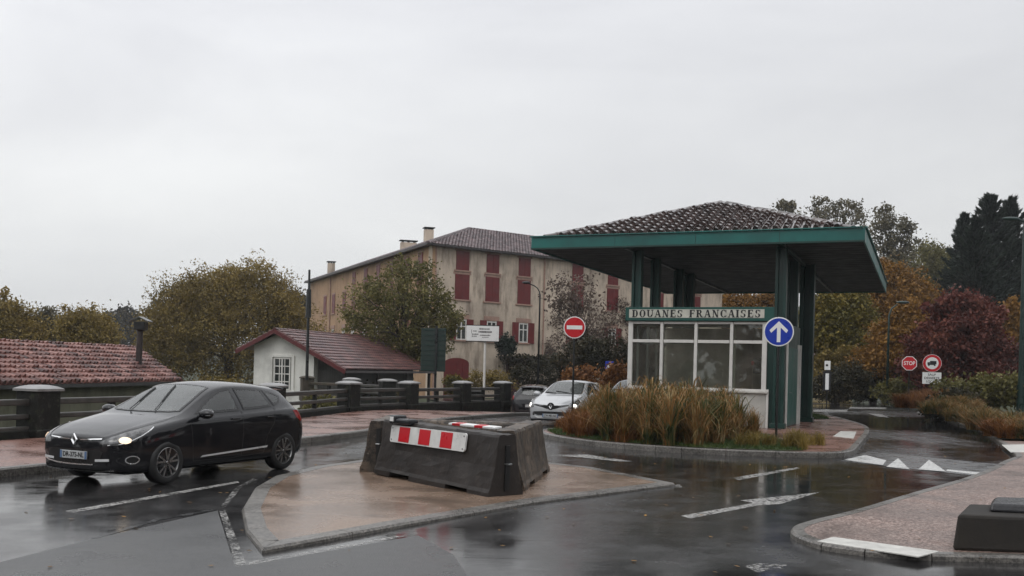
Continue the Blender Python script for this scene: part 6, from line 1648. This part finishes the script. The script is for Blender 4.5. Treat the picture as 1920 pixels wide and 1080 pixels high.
# pale house among the trees
ph = empty('pale_house', (27.2, 88, .3), R(-20), 'small pale yellow house half hidden among the trees behind the no-parking sign', 'house')
mb = MB(); mb.box((0, 3, 1.6), (5.2, 6, 3.6)); mb.build('wall', pm('pale_yellow_render', S(196, 176, 128), .8, var=.15), ph)
mb = MB(); mb.add([(-3, -.4, 3.3), (3, -.4, 3.3), (3, 3, 4.9), (-3, 3, 4.9), (-3, 6.4, 3.3), (3, 6.4, 3.3)], [(0, 1, 2, 3), (3, 2, 5, 4), (0, 3, 4), (1, 5, 2)]); mb.build('roof', M['tile_house'], ph)
for x in (-1.2, 1.3):
    mb = MB(); mb.box((x, -.03, 1.9), (.9, .06, 1.2)); w_ = mb.build('window', M['cglass'], ph); mb = MB(); mb.box((x, -.07, 1.9), (.08, .04, 1.2)); mb.box((x, -.07, 1.3), (1.1, .06, .1)); mb.build('frame', M['white'], w_)

# --- ornamental grasses
def grass(name, c, rad, h, n, mat, label, seed, lean=.7, wid=.012, group=None, cat='grass clump', spread=.35, z=.12):
    rng = np.random.default_rng(seed); K = 6
    nt_ = max(6, int(n / 130)); ta = rng.uniform(0, 6.283, nt_); tr_ = rad * np.sqrt(rng.random(nt_)) * spread * 1.35; ti = rng.integers(0, nt_, n); th_ = rng.uniform(.6, 1.12, nt_)[ti]
    a = rng.uniform(0, 2 * np.pi, n); bx = (tr_ * np.cos(ta))[ti] + rng.normal(size=n) * .045; by = (tr_ * np.sin(ta))[ti] + rng.normal(size=n) * .045
    hh = h * rng.uniform(.35, 1.1, n) * th_; out = rad * .72 * rng.uniform(.05, 1.0, n) * th_; da = a + rng.normal(size=n) * .7; bb = np.clip(.6 + lean * rng.random(n) ** 1.5 * 1.2, .6, 1.8)
    w_ = wid * rng.uniform(.6, 1.5, n); V = np.zeros((n, K, 2, 3)); sa = da + np.pi / 2 + rng.normal(size=n) * .7
    pk = np.where(bb > 1, 1 / bb, 2 - bb); bend = rng.normal(size=n) * .12
    for k in range(K):
        t = k / (K - 1); rr = out * t ** 1.35; zz = hh * (2 * t - bb * t * t) / pk; zz = np.maximum(zz, .01)
        cx = bx + np.cos(da + bend * t * 3) * rr; cy = by + np.sin(da + bend * t * 3) * rr; ww = w_ * (1 - t) ** .6 + .001
        for j, sg_ in enumerate((-1, 1)): V[:, k, j, 0] = cx + sg_ * ww * np.cos(sa); V[:, k, j, 1] = cy + sg_ * ww * np.sin(sa); V[:, k, j, 2] = zz
    base = (np.arange(n) * K * 2)[:, None, None]; q = np.array([[2 * k, 2 * k + 1, 2 * k + 3, 2 * k + 2] for k in range(K - 1)])[None]
    F = (base + q).reshape(-1, 4)
    o = link(bpy.data.objects.new(name, fast_mesh(name, V.reshape(-1, 3), F, mat))); o.location = (c[0], c[1], z); tag(o, label, cat, group); return o
GG = 'tall grass clumps in front of the booth'
def gp(x, y): p = G(x, y, .12); return (p.x, p.y)
for i, (x, y, rad, h, n, lb) in enumerate((
    (1200, 826, .95, 1.55, 4200, 'leftmost tall arching grass clump, in front of the booth left windows'),
    (1275, 832, 1.05, 1.6, 5000, 'middle tall arching grass clump with green blades in front of the booth'),
    (1335, 824, .85, 1.4, 4000, 'right tall arching grass clump with straw tips before the booth wall'),
    (1225, 806, 1.05, 1.75, 3600, 'tall grass clump standing behind the leftmost one, against the booth glass'),
    (1312, 808, .95, 1.5, 3600, 'tall grass clump standing behind the right one, against the booth sill'),
    (1165, 815, .85, 1.45, 3200, 'tall loose grass clump at the left corner of the booth'))):
    grass('ornamental_grass', gp(x, y), rad * 1.2, h * .76, int(n * .6), LM['straw'], lb, 200 + i, 1.15, .014, GG, spread=.62)
for i, (x, y, rad, h, n, lb) in enumerate((
    (1085, 812, .6, .5, 2600, 'low rusty orange grass tuft at the foot of the no-entry sign'),
    (1115, 819, .65, .62, 3200, 'low rusty orange grass tuft near the island kerb'),
    (1140, 812, .85, .85, 3000, 'rusty orange grass clump between the no-entry sign and the tall grasses'),
    (1150, 795, .9, 1.1, 2200, 'feathery brown grass clump in front of the grey-blue car'),
    (1062, 806, .4, .35, 1300, 'smallest rusty grass tuft at the left tip of the island'),
    (1385, 824, .45, .7, 1500, 'reddish grass tuft leaning on the white booth wall'),
    (1175, 828, .4, .45, 1300, 'low orange tuft below the leftmost tall grass'),
    (1100, 800, .6, .6, 1500, 'rusty feathery grass behind the no-entry sign'))):
    grass('rusty_grass', gp(x, y), rad, h, n, LM['rust'] if i not in (5, 2) else LM['straw'], lb, 220 + i, .6, .007, 'rusty grasses at the left end of the booth island', spread=.7)
for i, (x, y, rad, h, lb) in enumerate(((1420, 838, .45, .35, 'thin brown tuft left of the blue arrow sign post'), (1500, 842, .45, .42, 'thin brown tuft right of the blue arrow sign post'), (1520, 834, .35, .35, 'small tuft at the edge of the red paving'))):
    grass('dry_tuft', gp(x, y), rad, h, 600, LM['autumn'], lb, 240 + i, .5, .006, 'dry tufts near the arrow sign', spread=.7)
vg = [(1690, 752, 44, .9, .95, 'rust', 'orange grass clump at the far end of the verge under the STOP sign'), (1735, 762, 40, .8, .8, 'straw', 'green-brown grass clump under the lorry sign'), (1780, 775, 37, .9, .9, 'straw', 'grass clump on the verge right of the lorry sign'),
      (1840, 795, 33, 1.1, 1.0, 'straw', 'olive grass clump in the middle of the right verge'), (1890, 800, 31, 1.0, .95, 'straw', 'tawny grass clump beneath the green street lamp'), (1860, 812, 29.5, .9, .75, 'rust', 'low orange grass close to the verge kerb'),
      (1915, 815, 29, .9, .8, 'straw', 'grass clump at the right frame edge'), (1820, 785, 35, .8, .8, 'straw', 'dark green grass clump behind the orange ones'), (1760, 755, 41, 1.1, .9, 'straw', 'broad grass clump behind the lorry sign post'),
      (1720, 745, 46, 1.1, 1.0, 'rust', 'orange-brown grass behind the STOP sign post')]
for i, (x, y, Y, rad, h, m_, lb) in enumerate(vg):
    p = D(x, y, Y); grass('verge_grass', (p.x + .7, Y), rad, h * .68, 3000, LM[m_], lb, 260 + i, .6, .012, 'grasses on the right verge', spread=.7, z=max(.1, min(.6, p.z - .3)))
def lawn(name, poly, n, h, seed, label, z=.13):
    rng = np.random.default_rng(seed); xs = [p[0] for p in poly]; ys = [p[1] for p in poly]; P = []
    while len(P) < n:
        x, y = rng.uniform(min(xs), max(xs)), rng.uniform(min(ys), max(ys)); c = False; j = len(poly) - 1
        for i in range(len(poly)):
            if (poly[i][1] > y) != (poly[j][1] > y) and x < (poly[j][0] - poly[i][0]) * (y - poly[i][1]) / (poly[j][1] - poly[i][1]) + poly[i][0]: c = not c
            j = i
        if c: P.append((x, y, z))
    P = np.array(P); k = len(P); a = rng.uniform(0, 6.283, k); hh = h * rng.uniform(.4, 1.2, k); d = np.stack([np.cos(a), np.sin(a), a * 0], 1)
    V = np.stack([P - d * .008, P + d * .008, P + np.stack([rng.normal(size=k) * .04, rng.normal(size=k) * .04, hh], 1)], 1).reshape(-1, 3)
    o = link(bpy.data.objects.new(name, fast_mesh(name, V, np.arange(3 * k).reshape(k, 3), LM['lawn']))); tag(o, label, 'grass', kind='stuff')
lawn('short_grass', bed, 30000, .09, 300, 'short green grass over the planted end of the booth island', .13)
lawn('short_grass', [(11.6, 38.2), (12.4, 38.6), (13.1, 43), (12.7, 46.5), (11.3, 48), (9.6, 47), (9.9, 41)], 9000, .12, 301, 'short green grass at the back of the booth island', .13)
lawn('short_grass', [(14.3, 29.2), (20, 28.4), (24, 30), (26, 44), (22.5, 51), (21, 51), (19.6, 46), (17.6, 37), (15.2, 31)], 26000, .16, 302, 'rough short grass on the right verge', .12)
# stream bank cover behind the parapet
for i, (sp, Y, m_, lb) in enumerate((
    ([(400, 735, 60, 20)], 52, 'autumn', 'brown bank bush seen over the black hatchback roof'), ([(600, 765, 30, 14), (625, 770, 30, 10)], 44, 'olive', 'low green bush seen through the stone rails'),
    ([(700, 745, 40, 14)], 52, 'shrub', 'dark bush behind the far parapet pillars'))):
    b, l = px2lobes(Y, sp, -2.4); tree('bank_shrub', b, l, 3500, .10, LM[m_], lb, 'bushes on the stream bank', trunk=.06, clump=.3, seed=120 + i, cat='shrub', nl=8)
# unseen trees around the viewer, put in to darken reflections
wl_ = [(x, y, 4.2 + 1.5 * math.sin(x * .7), 5.5, 4, 6.5) for x, y in ((-44, -26), (-33, -30), (-22, -33), (-11, -35), (0, -36), (11, -35), (22, -32), (33, -28), (44, -22), (-52, -16), (52, -12), (50, 0), (50, 12), (51, 24), (53, 36), (56, 48), (40, -14), (-50, -4), (-52, 8))]
rng = np.random.default_rng(400); P, _ = crown_points(wl_, 46000, rng, 1.5); V, F = leafcloud(P, .85, rng)
o = link(bpy.data.objects.new('woodland', fast_mesh('woodland', V, F, LM['shrub']))); tag(o, 'dark unseen trees around the viewer, added to darken reflections', 'wood', kind='stuff')

# fallen leaves on the wet ground
rng = np.random.default_rng(410); n = 420; P = []
while len(P) < n:
    y = rng.uniform(8.5, 34); x = rng.uniform(-.5, .5) * y * 1.05
    z = road_z(x, y)
    if dist_par(x, y) > -.4: continue
    if rng.random() < .6 and not (y > 19 and 0 < x < 12) and not (x > 3.2 + max(0, y - 10) * .62): continue
    P.append((x, y, z + .012))
P = np.array(P); inisl = [(p[0] > 3.3 + max(0, p[1] - 10.3) * .66) for p in P]; P[np.array(inisl), 2] = .078
P[(P[:, 1] > 21.9) & (P[:, 0] > 1.5) & (P[:, 0] < 10.5 + (P[:, 1] - 27) * .3) & (P[:, 1] < 30), 2] = .20
a = rng.uniform(0, 6.283, n); s = rng.uniform(.012, .03, n)[:, None]; d = np.stack([np.cos(a), np.sin(a), rng.normal(size=n) * .12], 1); e = np.stack([-np.sin(a), np.cos(a), rng.normal(size=n) * .12], 1)
V = np.stack([P + d * s * 1.4, P + e * s * .8, P - d * s * 1.4, P - e * s * .8], 1).reshape(-1, 3)
o = link(bpy.data.objects.new('fallen_leaves', fast_mesh('fallen_leaves', V, np.arange(4 * n).reshape(n, 4), LM['orange']))); tag(o, 'fallen autumn leaves scattered on the wet paving and road', 'leaves', kind='stuff')

# ================================================================== THE DAMP AIR
mb = MB(); mb.box((0, 395, 24), (1700, 890, 64))
hz = mb.build('haze', newmat('haze_air')[0]); hz['kind'] = 'stuff'
t = hz.data.materials[0].node_tree; t.nodes.remove(t.nodes['Principled BSDF'])
pv = t.nodes.new('ShaderNodeVolumePrincipled'); pv.inputs['Color'].default_value = (.86, .88, .92, 1); pv.inputs['Density'].default_value = .00042; pv.inputs['Anisotropy'].default_value = .2
t.links.new(pv.outputs[0], t.nodes['Material Output'].inputs['Volume'])
